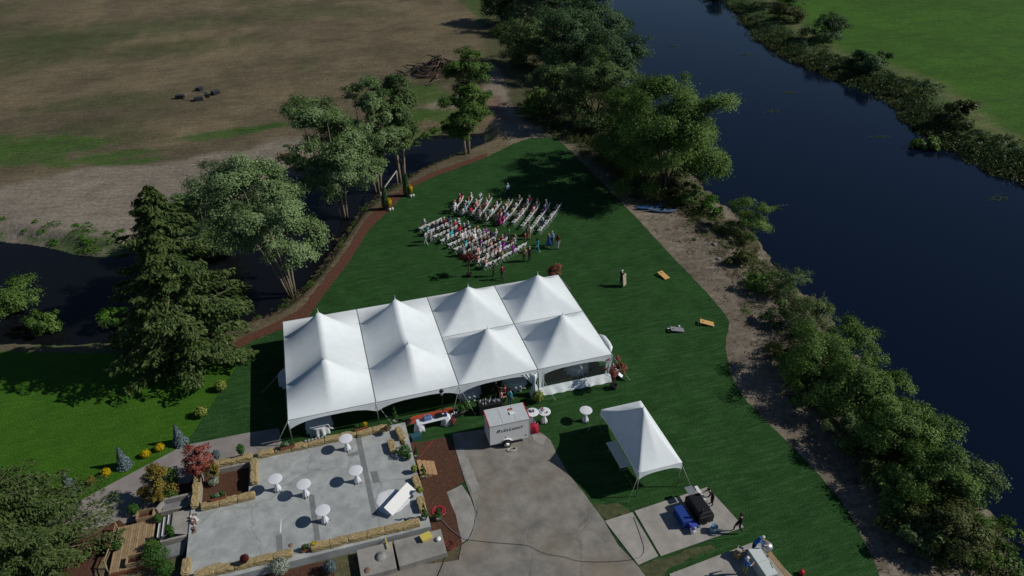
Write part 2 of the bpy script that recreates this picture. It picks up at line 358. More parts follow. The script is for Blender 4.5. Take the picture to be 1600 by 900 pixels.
gm = bpy.data.materials.new('soil_and_dry_grass'); N, Lk, P = nodes_of(gm)
a = N.new('ShaderNodeAttribute'); a.attribute_name = 'soil'; geo = N.new('ShaderNodeNewGeometry')
def noise_node(sc, det=6, vec=None, dist=0):
    t = N.new('ShaderNodeTexNoise'); t.inputs['Scale'].default_value = sc; t.inputs['Detail'].default_value = det; t.inputs['Roughness'].default_value = .7; t.inputs['Distortion'].default_value = dist
    Lk.new(vec or geo.outputs['Position'], t.inputs['Vector']); return t.outputs['Fac']
def mul(src, fac, lo, hi, a0=.3, a1=.7):
    mr = N.new('ShaderNodeMapRange'); mr.inputs[1].default_value = a0; mr.inputs[2].default_value = a1; mr.inputs[3].default_value = lo; mr.inputs[4].default_value = hi; Lk.new(fac, mr.inputs[0])
    mx = N.new('ShaderNodeMix'); mx.data_type = 'RGBA'; mx.blend_type = 'MULTIPLY'; mx.inputs[0].default_value = 1; Lk.new(src, mx.inputs[6]); Lk.new(mr.outputs[0], mx.inputs[7]); return mx.outputs[2]
c = mul(a.outputs['Color'], noise_node(2.2), .62, 1.4); c = mul(c, noise_node(.35), .8, 1.22)
mp = N.new('ShaderNodeMapping'); mp.inputs['Rotation'].default_value = (0, 0, R(22)); mp.inputs['Scale'].default_value = (.12, 1.6, 1); Lk.new(geo.outputs['Position'], mp.inputs[0])
c = mul(c, noise_node(1.0, 4, mp.outputs[0]), .82, 1.18)
wv_ = N.new('ShaderNodeTexWave'); wv_.inputs['Scale'].default_value = .32; wv_.inputs['Distortion'].default_value = 7; wv_.inputs['Detail'].default_value = 3; wv_.inputs['Detail Scale'].default_value = .35; mp2 = N.new('ShaderNodeMapping'); mp2.inputs['Rotation'].default_value = (0, 0, R(112)); Lk.new(geo.outputs['Position'], mp2.inputs[0]); Lk.new(mp2.outputs[0], wv_.inputs['Vector'])
c = mul(c, wv_.outputs['Fac'], .96, 1.04, 0, 1); c = mul(c, noise_node(.06, 5), .78, 1.2)
Lk.new(c, P.inputs['Base Color']); P.inputs['Roughness'].default_value = .95; P.inputs['Specular IOR Level'].default_value = .15
b = N.new('ShaderNodeBump'); b.inputs['Strength'].default_value = .7; b.inputs['Distance'].default_value = .12; Lk.new(noise_node(3.5, 8), b.inputs['Height']); Lk.new(b.outputs[0], P.inputs['Normal'])
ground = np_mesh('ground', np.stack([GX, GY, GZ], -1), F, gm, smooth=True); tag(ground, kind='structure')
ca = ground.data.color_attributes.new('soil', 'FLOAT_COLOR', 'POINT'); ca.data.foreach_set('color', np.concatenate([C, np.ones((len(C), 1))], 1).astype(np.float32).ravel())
def gz(x, y):
    i = int(np.clip(np.searchsorted(ax, x)-1, 0, nx-2)); j = int(np.clip(np.searchsorted(ay, y)-1, 0, ny-2))
    tx = (x-ax[i])/(ax[i+1]-ax[i]); ty = (y-ay[j])/(ay[j+1]-ay[j]); Z = GZ.reshape(ny, nx)
    return float(Z[j, i]*(1-tx)*(1-ty)+Z[j, i+1]*tx*(1-ty)+Z[j+1, i]*(1-tx)*ty+Z[j+1, i+1]*tx*ty)
# ------------------------------------------------------------------ water
def watermat(name, deep, rough, spec=.34):
    m = bpy.data.materials.new(name); N, L, P = nodes_of(m)
    P.inputs['Base Color'].default_value = (*deep, 1); P.inputs['Roughness'].default_value = rough; P.inputs['IOR'].default_value = 1.33; P.inputs['Specular IOR Level'].default_value = spec
    geo = N.new('ShaderNodeNewGeometry'); t = N.new('ShaderNodeTexNoise'); t.inputs['Scale'].default_value = 1.6; t.inputs['Detail'].default_value = 4; L.new(geo.outputs['Position'], t.inputs['Vector'])
    b = N.new('ShaderNodeBump'); b.inputs['Strength'].default_value = .12; b.inputs['Distance'].default_value = .05; L.new(t.outputs['Fac'], b.inputs['Height']); L.new(b.outputs[0], P.inputs['Normal'])
    return m
def off(poly, d): 
    return poly
river = sheet('river', [(165, 1600), (92, 420), (72, 190), (60, 124), (50, 79), (44, 45), (44, 20), (40, 0), (36, -25), (30, -60), (14, -400), (14, -1500), (78, -1500), (80, -400), (94, -60), (98, 20), (104, 60), (108, 90), (118, 122), (132, 165), (160, 420), (248, 1600)], ZR, watermat('river_water', (.003, .007, .019), .06))
pond = sheet('pond', [(-145, 45), (-60, 22), (-25, 17), (-9, 13), (0, 17), (6, 27), (12, 39), (22, 47), (31, 52), (32, 61), (20, 63), (2, 61), (-8, 45), (-16, 40), (-26, 44), (-60, 60), (-145, 75)], ZP, watermat('pond_water', (.006, .007, .009), .07, .2))
# ------------------------------------------------------------------ lawns, beds, drive, walks
def grassmat(name, a, b, c, streak):
    m = bpy.data.materials.new(name); N, L, P = nodes_of(m); geo = N.new('ShaderNodeNewGeometry')
    def tex(sc, det, vec, rough=.7):
        t = N.new('ShaderNodeTexNoise'); t.inputs['Scale'].default_value = sc; t.inputs['Detail'].default_value = det; t.inputs['Roughness'].default_value = rough; L.new(vec, t.inputs['Vector']); return t.outputs['Fac']
    def mix(f, x, y, lo, hi):
        mr = N.new('ShaderNodeMapRange'); mr.inputs[1].default_value = lo; mr.inputs[2].default_value = hi; L.new(f, mr.inputs[0]); mx = N.new('ShaderNodeMix'); mx.data_type = 'RGBA'; L.new(mr.outputs[0], mx.inputs[0])
        for s, k in ((x, 6), (y, 7)):
            if isinstance(s, tuple): mx.inputs[k].default_value = (*s, 1)
            else: L.new(s, mx.inputs[k])
        return mx.outputs[2]
    q = mix(tex(.42, 8, geo.outputs['Position'], .8), a, b, .36, .64)
    mp = N.new('ShaderNodeMapping'); mp.inputs['Rotation'].default_value = (0, 0, streak); mp.inputs['Scale'].default_value = (.30, 2.4, 1); L.new(geo.outputs['Position'], mp.inputs[0])
    q2 = mix(tex(1.5, 8, mp.outputs[0], .78), q, c, .48, .80)
    t = tex(9, 4, geo.outputs['Position'])
    mr = N.new('ShaderNodeMapRange'); mr.inputs[1].default_value = .3; mr.inputs[2].default_value = .7; mr.inputs[3].default_value = .45; mr.inputs[4].default_value = 1.65; L.new(t, mr.inputs[0])
    mx = N.new('ShaderNodeMix'); mx.data_type = 'RGBA'; mx.blend_type = 'MULTIPLY'; mx.inputs[0].default_value = 1; L.new(q2, mx.inputs[6]); L.new(mr.outputs[0], mx.inputs[7])
    L.new(mx.outputs[2], P.inputs['Base Color']); P.inputs['Roughness'].default_value = .9; P.inputs['Specular IOR Level'].default_value = .1
    bp = N.new('ShaderNodeBump'); bp.inputs['Strength'].default_value = .8; bp.inputs['Distance'].default_value = .06; L.new(tex(12, 6, geo.outputs['Position']), bp.inputs['Height']); L.new(bp.outputs[0], P.inputs['Normal'])
    return m
lawnm = grassmat('new_turf', (.013, .046, .011), (.024, .076, .018), (.060, .125, .050), R(40))
lawnm2 = grassmat('older_turf', (.030, .092, .008), (.046, .128, .010), (.075, .165, .022), R(12))
sheet('lawn', wiggle(LAWN, .5, .05, 3), 0, lawnm)
sheet('garden_lawn', wiggle(LAWN2, .8, .03, 4), .004, lawnm2)
sheet('mulch_strip', wiggle(STRIP, .5, .10, 5), .010, M['redmulch'])
DRIVE = [g2(*q, .015) for q in [(706, 678), (712, 702), (735, 775), (745, 800), (742, 822), (733, 842), (722, 852), (716, 875), (640, 884), (560, 905)]]+[(-2, -13), (-6, -30), (28, -30)]+[g2(*q, .015) for q in [(1012, 905), (997, 883), (968, 853), (943, 813), (921, 782), (880, 728), (868, 706), (860, 688), (845, 676), (800, 668), (750, 672)]]
sheet('driveway', wiggle(DRIVE, .7, .04, 6), .015, M['asphalt'])
WALK = [g2(*q, .012) for q in [(70, 810), (110, 790), (200, 742), (287, 696), (382, 677)]]+[(-1, 2.1), (-.6, -.9), (-6.4, -.9), (-7.5, -2.2), (-8.6, -3.5), (-9.6, -3.9), (-11.6, -3.6), (-15.5, -3.4)]
sheet('footpath', WALK, .012, M['pathc'])
BED = [(7.92, -.75-.75), g2(650, 692, .02), g2(700, 682, .02), g2(711, 700, .02), g2(726, 752, .02), g2(704, 766, .02), g2(715, 805, .02), g2(724, 850, .02), g2(700, 862, .02), (8.0, -11.9), (7.92, -10.2)]
sheet('mulch_bed', wiggle(BED, .5, .05, 8), .020, M['mulch'])
sheet('garden_bed', wiggle([(-9.2, -1.2), (-6.5, -1.5), (-6.5, -3.0), (-7.6, -3.4), (-8.7, -3.1)], .4, .08, 9), .024, M['mulch'])
sheet('shrub_bed', wiggle([(-12.5, -4.2), (-10.9, -3.3), (-10.3, -4.1), (-11.3, -5.2), (-12.2, -9.5), (-16, -10), (-16, -5)], .5, .12, 10), .024, M['mulch'])
sheet('front_bed', wiggle([(-3.8, -10.3), (1.9, -10.3), (1.9, -12.2), (-4.5, -13)], .5, .05, 11), .026, M['mulch'])

# ------------------------------------------------------------------ raised patio
PZ = .60
pb = MB().prism([(-6.4, -10.2), (7.9, -10.2), (7.9, -.7), (-2.9, -.7), (-2.9, -4.2), (-6.4, -4.2)], -.04, PZ)
patio = tag(pb.build('patio', M['concrete']), kind='structure')
tag(MB().prism([(-6.4, -4.197), (-5.9, -4.197), (-5.9, -1.4), (-2.903, -1.4), (-2.903, -.7), (-6.4, -.7)], -.04, PZ-.02).build('planter_wall', M['concrete2']), kind='structure')
sheet('pit_bed', [(-5.9, -4.2), (-2.9, -4.2), (-2.9, -1.4), (-5.9, -1.4)], .16, M['mulch'])
def inlay(q, m, z=PZ):
    ps = [g2(*a, z) for a in q]; MB().prism(ps, z-.01, z+.004).build('inlay_strip', m, patio)
inlay([(554.5, 681), (563, 679.5), (577, 745), (569, 747)], M['darkconc']); inlay([(569.1, 747.4), (577.1, 745.4), (590, 807), (582, 809)], M['darkconc'])
inlay([(482, 774), (491, 773), (500.5, 843), (492, 846)], M['darkconc']); inlay([(430.5, 837), (440.5, 835), (442, 862), (433, 865)], M['darkconc'])
inlay([(543, 709), (559, 705.5), (560, 710), (544, 713.5)], M['darkconc']); inlay([(577.8, 737), (589, 736), (594, 753), (583.5, 755.5)], M['darkconc'])
inlay([(437, 832), (439, 811), (440, 811), (439.5, 832)], M['whitepaint'])
for q in [(303, 831), (454, 852)]:
    c = g(*q, PZ); MB().lathe([(.16, PZ-.01), (.15, PZ+.006)], (c.x, c.y, 0), 9).build('rust_patch', M['rust'], patio)
# crack and joint lines of the slab: shallow saw cuts
for x0, y0, x1, y1 in [(-6.4, -7.1, 7.9, -6.95), (-1.9, -4.2, -1.75, -10.2)]:
    pass
# low concrete pieces round the drive
def block(name, px, z0, z1, m, label, cat):
    ps = [g2(*a, z1) for a in px]; return tag(MB().prism(ps, z0, z1).build(name, m, bevel=.015), label, cat)
v1 = MB().prism([(3.3, -10.42), (5.42, -10.42), (5.42, -12.35), (3.34, -12.35)], -.04, .42).build('concrete_vault', M['concrete2'], bevel=.02); tag(v1, 'square grey concrete vault with round manhole marks beside the mulch bed', 'vault')
MB().lathe([(.36, .421), (.36, .427), (.30, .427), (.30, .432), (0.02, .432)], (4.62, -11.3, 0), 20).build('manhole_lid', M['stone'], v1)
MB().lathe([(.2, .421), (.2, .426), (.02, .426)], (3.75, -12.0, 0), 16).build('pipe_cover', M['rust'], v1)
v2 = MB().prism([(5.52, -10.42), (8.45, -10.42), (8.45, -12.2), (5.58, -12.3)], -.04, .42).build('concrete_vault', M['concrete2'], bevel=.02); tag(v2, 'long grey concrete vault carrying a yellow box', 'vault')
sl = [(698, 769), (722, 757), (735, 778), (743, 800), (741, 822), (732, 842), (722, 848), (712, 805)]
sheet('apron', wiggle([g2(*q, .03) for q in sl], .5, .02, 12), .03, M['concrete2'])
for q in [[(712, 702), (724, 700), (730, 716), (717, 719)], [(718, 720), (732, 716), (738, 733), (724, 737)], [(724, 738), (739, 733), (751, 766), (737, 771)]]:
    sheet('apron_slab', wiggle([g2(*a, .035) for a in q], .4, .03, 13), .035, M['concrete2'])
sheet('drive_patch', wiggle([g2(*a, .026) for a in [(829, 676), (855, 682), (851, 693), (842, 694), (835, 688)]], .3, .08, 14), .026, M['concrete2'])
kb = MB()
kp = smooth([g2(*q, .06) for q in [(712, 702), (727, 752), (741, 786), (744, 808), (740, 828), (731, 845)]], 2)
kb.tube([(x, y, .012) for x, y in kp], .04, 6); tag(kb.build('drive_kerb', M['darkconc']), kind='structure')
# concrete pads on the right
for nm, ps in (('grill_pad', [(20.62, -12.45), (26.05, -12.1), (26.6, -15.6), (20.7, -15.95)]), ('apron_pad', [(18.5, -12.6), (20.45, -12.5), (20.55, -15.9), (19.15, -16.1)]), ('serving_pad', [(20.6, -17.2), (26.95, -16.7), (27.6, -21), (20.4, -22)])):
    tag(MB().prism(ps, -.05, .045).build(nm, mat('pad_concrete', (.34, .325, .30), .9, (1.0, .2), (20, .3), n2=(.8, .5, (.24, .23, .21))), bevel=.01), kind='structure')
sheet('worn_grass', wiggle([g2(*q, .006) for q in [(925, 785), (975, 790), (985, 800), (945, 812)]], .4, .12, 15), .006, mat('worn_turf', (.07, .08, .035), .95, (3, .5), (14, .8), n2=(1.1, .8, (.028, .07, .016))))
sheet('worn_grass', wiggle([g2(*q, .007) for q in [(1000, 884), (1032, 872), (1110, 850), (1120, 856), (1050, 885), (1035, 905), (1005, 905)]], .4, .12, 16), .007, MATS['worn_turf'])
# ------------------------------------------------------------------ straw bales
def bale_mesh(seed):
    bm = bmesh.new(); bmesh.ops.create_cube(bm, size=1); q = random.Random(seed)
    bmesh.ops.subdivide_edges(bm, edges=bm.edges, cuts=4, use_grid_fill=True)
    for v in bm.verts:
        p = v.co; e = sum(1 for c in p if abs(c) > .49)
        k = .90 if e == 3 else (.955 if e == 2 else 1)
        pinch = 1-.05*(abs(abs(p.x)-.3) < .11)*(e >= 2)
        v.co = Vector((p.x*1.10*(k if e > 1 else 1), p.y*.46*k*pinch, p.z*.38*k*pinch))+Vector((q.gauss(0, .012), q.gauss(0, .012), q.gauss(0, .012)))
    me = bpy.data.meshes.new('straw_bale'); bm.to_mesh(me); bm.free(); me.materials.append(M['hay'])
    return me
BALES = [bale_mesh(s) for s in range(5)]
twm = MB()
for x in (-.32, .32): twm.box((x, 0, 0), (.012, .475, .395))
TW = twm.mesh('twine', mat('orange_twine', (.35, .2, .07), .8)); nb = 0
def bale(x, y, z, rz, where):
    global nb
    o = link(bpy.data.objects.new('straw_bale', BALES[nb % 5])); nb += 1
    o.location = (x, y, z+.188); o.rotation_euler = (rnd.uniform(-.02, .02), rnd.uniform(-.02, .02), rz+rnd.uniform(-.05, .05))
    tag(o, where, 'straw bale', 'straw bales round the patio')
    return o
ORD = ['first', 'second', 'third', 'fourth', 'fifth', 'sixth', 'seventh', 'eighth', 'ninth', 'tenth', 'eleventh', 'twelfth', 'thirteenth', 'fourteenth', 'fifteenth', 'sixteenth', 'seventeenth', 'eighteenth', 'nineteenth', 'twentieth', 'twenty-first', 'twenty-second', 'twenty-third', 'twenty-fourth', 'twenty-fifth']
for k in range(8): bale(-1.75+1.12*k, -1.02+rnd.uniform(-.04, .04), PZ, 0, ORD[k]+' straw bale from the planting pit in the row along the tent')
for k in range(3): bale(-5.3+1.06*k, -1.04, PZ-.02, 0, ORD[k]+' straw bale from the gold shrub on the footpath side of the planting pit')
for k in range(3): bale(-6.12, -1.75-1.1*k, PZ-.02, math.pi/2, ORD[k]+' straw bale from the footpath on the gold shrub side of the planting pit')
for k in range(3): bale(-5.2+1.1*k, -4.58, PZ, 0, ORD[k]+' straw bale from the concrete trough on the slab side of the planting pit')
for k in range(2): bale(-2.52, -1.95-1.1*k, PZ, math.pi/2, ORD[k]+' straw bale from the tent on the table side of the planting pit')
c = g(625, 677, PZ+.2); bale(c.x, c.y, PZ, math.pi/2+.12, 'straw bale on the patio corner beside the round clipped bush')
c = g(613.5, 697, PZ+.2); bale(c.x-.05, c.y, PZ, math.pi/2+.1, 'straw bale pulled off the edge onto the slab, standing alone')
c = g(651, 754, PZ+.2); bale(c.x, c.y, PZ, math.pi/2, 'straw bale below the timber steps at the patio edge')
c = g(658.5, 788, PZ+.2); bale(c.x, c.y, PZ, math.pi/2, 'straw bale on the patio edge beside the folding table')
for k in range(12):
    if k in (6,): continue
    bale(6.75-1.09*k, -9.83+.012*k, PZ, 0, ORD[k if k < 6 else k-1]+' straw bale from the tipped table along the low outer patio wall')
c = g(331, 888, PZ+.3); bale(c.x, c.y, PZ, .12, 'straw bale set inside the outer row near the patio corner')
c = g(291, 886, PZ+.2); bale(c.x, c.y, PZ, math.pi/2, 'lone straw bale turned across at the far slab edge by the green bush')
# ------------------------------------------------------------------ the eight-peak tent
BAY, EZ, PH = 6.096, 2.4, 2.42
def hpeak(u, v):
    m_ = max(abs(u), abs(v)); pr = (1-abs(u))*(1-abs(v))
    return PH*(.80*(1-m_)**1.30+.20*pr**1.3)
def ridge(t):                                                   # t 0..2 over the double panel, peaks at .5 and 1.5
    d = abs(t-1)
    return .50+.50*(d/.5)**2.4 if d <= .5 else (1-(d-.5)/.5)**1.45
tent = thing('marquee_tent', 'large white marquee tent with eight pointed peaks', 'tent', (0, 0, 0))
def roof(i, j0, rows):
    n = 25; mny = 24*rows+1; vs = []; fs = []; ins = .035
    for b in range(mny):
        for a_ in range(n):
            u = -1+2*a_/(n-1); t = rows*b/(mny-1)
            if rows == 2: 
                rg = ridge(t); v_ = (t % 1)*2-1 if t < 2 else 1
                z = PH*((1-abs(u))**1.12)*rg
            else: z = hpeak(u, 2*t-1)
            x = (i+.5)*BAY+u*(BAY/2-ins); y = j0*BAY+ins+t*(BAY*rows-2*ins)/rows
            vs.append((x, y, EZ+z))
    for b in range(mny-1):
        for a_ in range(n-1): q = b*n+a_; fs.append((q, q+1, q+n+1, q+n))
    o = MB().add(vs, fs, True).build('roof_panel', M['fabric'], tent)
for i in (0, 1): roof(i, 0, 2)
for i in (2, 3): roof(i, 0, 1); roof(i, 1, 1)
for i in range(4):
    for j in (0, 1):
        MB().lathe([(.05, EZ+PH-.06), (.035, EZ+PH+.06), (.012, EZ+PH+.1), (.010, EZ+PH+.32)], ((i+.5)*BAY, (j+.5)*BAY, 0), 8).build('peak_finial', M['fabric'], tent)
for i in (1, 2, 3): MB().box((i*BAY, BAY, EZ-.02), (.12, 2*BAY-.1, .03)).build('gutter', M['gutter'], tent)
for i in (2, 3): MB().box(((i+.5)*BAY, BAY, EZ-.022), (BAY-.2, .10, .03)).build('gutter', M['steel'], tent)
def valance(a, b, low=.24, deep=.78, parent=None, m=None, H=EZ, n=24, folds=True):
    a, b = Vector(a), Vector(b); d = b-a; nv = Vector((d.y, -d.x)).normalized(); vs = []; fs = []
    for k in range(n+1):
        t = k/n; u = abs(2*t-1); p = a.lerp(b, t); dz = low+(deep-low)*u**3.2; w_ = .012*math.sin(k*2.3)*u if folds else 0
        for s_, f_ in ((0, 0), (.5, .02), (1, .05)):
            q = p+nv*(f_+w_*s_); vs.append((q.x, q.y, H-dz*s_))
    for k in range(n):
        for r_ in (0, 1): q = k*3+r_; fs.append((q, q+1, q+4, q+3))
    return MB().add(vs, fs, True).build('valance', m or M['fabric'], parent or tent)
for i in range(4):
    valance((i*BAY+.03, -.01), ((i+1)*BAY-.03, -.01)); valance(((i+1)*BAY-.03, 2*BAY+.01), (i*BAY+.03, 2*BAY+.01))
for j in (0, 1):
    valance((-.01, (j+1)*BAY-.03), (-.01, j*BAY+.03)); valance((4*BAY+.01, j*BAY+.03), (4*BAY+.01, (j+1)*BAY-.03))
for i in range(5):
    for j in (0, 1, 2):
        if j == 1 and 0 < i < 4: continue
        x, y = i*BAY, j*BAY; MB().tube([(x, y, 0), (x, y, EZ-.04)], .035, 8).build('pole', M['alu'], tent)
        MB().box((x, y, .012), (.2, .2, .02)).build('base_plate', M['steel'], tent)
for (x, y, dx, dy) in [(0, 0, -1.4, -.35), (6.096, 0, 1.2, -.95), (12.19, 0, .9, -1.0), (12.19, 0, -.9, -.9), (18.29, 0, 1.0, -1.3), (24.38, 0, 1.3, -.9), (24.38, 12.19, 1.5, .6), (0, 12.19, -1.5, 1), (0, 6.1, -2.1, .2), (12.19, 12.19, 0, 1.8), (18.29, 12.19, 0, 1.8), (6.1, 12.19, 0, 1.8)]:
    MB().tube([(x, y, EZ-.08), (x+dx, y+dy, .12)], .012, 5).build('guy_rope', M['rope'], tent)
    MB().tube([(x+dx, y+dy, .0), (x+dx*.97, y+dy*.97, .28)], .016, 6).build('stake', M['steel'], tent)
# side walls round the corner bay: white panel with a clear window, one gathered curtain, one panel pulled out onto the grass
def curtain(pts_top, pts_bot, name, fold=.05, m=None, n=40, mrows=10, seed=1, freq=9):
    vs = []; fs = []; q = random.Random(seed); ph = q.uniform(0, 6)
    a0, a1 = Vector(pts_top[0]), Vector(pts_top[1]); b0, b1 = Vector(pts_bot[0]), Vector(pts_bot[1]); nv = (a1-a0).cross(Vector((0, 0, 1))).normalized()
    for k in range(n+1):
        t = k/n
        for r_ in range(mrows+1):
            s_ = r_/mrows; p = a0.lerp(a1, t).lerp(b0.lerp(b1, t), s_); p = p+nv*fold*(.3+s_)*math.sin(t*freq*6.28+ph+math.sin(s_*3+t*7)); vs.append(p)
    for k in range(n):
        for r_ in range(mrows): i_ = k*(mrows+1)+r_; fs.append((i_, i_+1, i_+mrows+2, i_+mrows+1))
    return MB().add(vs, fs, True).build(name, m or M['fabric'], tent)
x0, x1 = 18.36, 24.30
curtain(((x0, -.06, .62), (x1, -.06, .62)), ((x0, -.42, .02), (x1, -.50, .02)), 'sidewall_band', .03, seed=3, freq=7)
curtain(((x0, -.05, 2.1), (x0+.42, -.05, 2.1)), ((x0, -.07, .6), (x0+.42, -.07, .6)), 'sidewall_band', .02, n=8, seed=4, freq=1)
curtain(((x1-.42, -.05, 2.1), (x1, -.05, 2.1)), ((x1-.42, -.07, .6), (x1, -.07, .6)), 'sidewall_band', .02, n=8, seed=5, freq=1)
MB().add([(x0+.4, -.065, .6), (x1-.4, -.065, .6), (x1-.4, -.055, 2.12), (x0+.4, -.055, 2.12)], [(0, 1, 2, 3)]).build('clear_window', M['glass'], tent)
xr = 24.42
curtain(((xr, 0, 2.3), (xr, 3.0, 2.3)), ((xr+.25, .0, .75), (xr+.15, 3.0, .02)), 'sidewall_panel', .05, seed=6, freq=4)
curtain(((xr+.02, -.1, .9), (xr+.1, 1.6, .9)), ((xr+.95, -.75, .03), (xr+.9, 1.3, .03)), 'sidewall_hem', .09, seed=7, freq=3)
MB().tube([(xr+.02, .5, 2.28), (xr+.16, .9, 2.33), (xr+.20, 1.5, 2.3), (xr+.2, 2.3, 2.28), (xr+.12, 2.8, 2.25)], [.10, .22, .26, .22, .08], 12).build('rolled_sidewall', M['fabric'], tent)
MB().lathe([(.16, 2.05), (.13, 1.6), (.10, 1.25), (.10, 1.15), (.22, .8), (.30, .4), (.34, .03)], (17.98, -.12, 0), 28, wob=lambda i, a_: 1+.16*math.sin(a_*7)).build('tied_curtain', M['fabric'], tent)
vs = []
curtain(((18.26, -.08, 2.2), (16.9, -.05, 2.25)), ((18.1, -.15, 1.2), (17.75, -.12, 1.25)), 'tied_curtain', .05, seed=8, freq=4, n=24)
# ------------------------------------------------------------------ small canopy
cx0, cx1, cy0, cy1, ch = 21.2, 24.25, -11.45, -5.35, 2.28
cano = thing('canopy_tent', 'small white single-peak canopy tent on four poles beside the driveway', 'tent', ((cx0+cx1)/2, (cy0+cy1)/2, 0)); ox, oy = (cx0+cx1)/2, (cy0+cy1)/2
n = 29; vs = []; fs = []
for b_ in range(n):
    for a_ in range(n):
        u = -1+2*a_/(n-1); v_ = -1+2*b_/(n-1); m_ = max(abs(u), abs(v_)); pr = (1-abs(u))*(1-abs(v_))
        vs.append((u*(cx1-cx0)/2, v_*(cy1-cy0)/2, ch+2.5*(.85*(1-m_)**1.15+.15*pr**1.2)))
for b_ in range(n-1):
    for a_ in range(n-1): q = b_*n+a_; fs.append((q, q+1, q+n+1, q+n))
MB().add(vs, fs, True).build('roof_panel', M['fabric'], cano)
hx, hy = (cx1-cx0)/2, (cy1-cy0)/2
for a_, b_ in (((-hx, -hy-.01), (hx, -hy-.01)), ((hx+.01, -hy), (hx+.01, hy)), ((hx, hy+.01), (-hx, hy+.01)), ((-hx-.01, hy), (-hx-.01, -hy))): valance(a_, b_, .2, .55, cano, H=ch, n=28)
for sx in (-1, 1):
    for sy in (-1, 1):
        MB().tube([(sx*(hx-.03), sy*(hy-.03), 0), (sx*(hx-.03), sy*(hy-.03), ch-.02)], .03, 8).build('pole', M['alu'], cano)
        MB().tube([(sx*(hx-.03), sy*(hy-.03), ch-.1), (sx*(hx+.75), sy*(hy+.35), .1)], .012, 5).build('guy_rope', M['rope'], cano)
        MB().tube([(sx*(hx+.75), sy*(hy+.35), -.02), (sx*(hx+.73), sy*(hy+.34), .26)], .016, 6).build('stake', M['steel'], cano)
MB().tube([(0, 0, ch+2.3), (0, 0, ch+2.62)], .02, 6).build('peak_finial', M['alu'], cano)
# ------------------------------------------------------------------ tables
def folding_table(x, y, z, rz, label, L=2.44, Wd=.76, H=.74, group=None):
    t = thing('folding_table', label, 'table', (x, y, z), rz, group)
    MB().box((0, 0, H-.02), (L, Wd, .04)).build('table_top', M['plastic'], t, .01)
    for s_ in (-1, 1):
        for s2 in (-1, 1): MB().tube([(s_*(L/2-.3), s2*(Wd/2-.09), 0), (s_*(L/2-.3), s2*(Wd/2-.09), H-.03)], .016, 6).build('leg', M['steel'], t)
        MB().tube([(s_*(L/2-.3), -(Wd/2-.09), .12), (s_*(L/2-.3), Wd/2-.09, .12)], .012, 6).build('crossbar', M['steel'], t)
    return t
def cocktail():
    t = thing('cocktail_table', 'x', 'table')
    MB().lathe([(.44, 1.035), (.462, 1.045), (.462, 1.07), (.44, 1.078), (.02, 1.079)], n=36).build('table_top', M['cloth'], t)
    MB().lathe([(.13, 1.034), (.12, .9), (.085, .66), (.08, .6), (.13, .42), (.2, .2), (.25, .035)], n=36, wob=lambda i, a_: 1+.13*math.sin(a_*9+i*.3)*(i > 0)).build('tied_cloth', M['cloth'], t)
    for k in range(4):
        a_ = R(45+90*k); MB().box((.17*math.cos(a_), .17*math.sin(a_), .018), (.34, .045, .03), a_).build('foot', M['black'], t)
    return t
proto = cocktail(); first = True
spots = [((540, 685), PZ, 'white cocktail table beside the straw bales of the tent-side row'), ((429.5, 748), PZ, 'white cocktail table next to the planting pit on the patio'), ((474, 756.5), PZ, 'white cocktail table in the middle of the open slab beside the pit table'), ((555.5, 735), PZ, 'white cocktail table on the long dark strip of the patio'), ((504, 797), PZ, 'white cocktail table on the short dark strip near the outer wall'),
         ((832, 644), 0, 'cluttered white cocktail table right beside the trailer'), ((850.5, 643), 0, 'cluttered white cocktail table on the grass, second from the trailer'), ((915.5, 641), 0, 'bare white cocktail table alone on the lawn by the small canopy')]
TABLES = []
for (q, z, lab) in spots:
    t = proto if first else copy_tree(proto); first = False
    p = g(*q, z+1.07); t.location = (p.x, p.y, z+.004+(.0 if z else .002)); t['label'] = lab; t['group'] = 'white cocktail tables'; t.rotation_euler.z = rnd.uniform(0, 6); TABLES.append((p.x, p.y, z+1.083))
def round_table(x, y, label):
    t = thing('banquet_table', label, 'table', (x, y, 0), 0, 'banquet tables inside the tent')
    MB().lathe([(.86, .735), (.9, .74), (.9, .76), (.88, .765), (.02, .766)], n=40).build('table_top', M['cloth'], t)
    MB().lathe([(.905, .76), (.915, .6), (.92, .3), (.94, .02)], n=72, wob=lambda i, a_: 1+.035*i*math.sin(a_*13), cap=False).build('tablecloth', M['cloth'], t)
for x, y, l in [(1.9, 1.2, 'round white-clothed table in the tent bay nearest the path'), (13.2, 1.6, 'round white-clothed table behind the drinks crew in the tent'), (16.9, 1.6, 'round white-clothed table beside the tied tent curtain'), (22.2, 1.8, 'round white-clothed table behind the clear tent window'), (.12, 7.2, 'round white-clothed table poking out of the tent side'), (8.5, 3.6, 'round white-clothed table deep under the second tent bay'), (5.4, 5.5, 'round white-clothed table deep inside near the path-side bays'), (20.6, 6.5, 'round white-clothed table deep inside the corner bay'), (14.6, 6.6, 'round white-clothed table in the back half of the third bay')]: round_table(x, y, l)
folding_table(21.32, -8.25, 0, math.pi/2, 'bare white folding table in the shade under the small canopy')

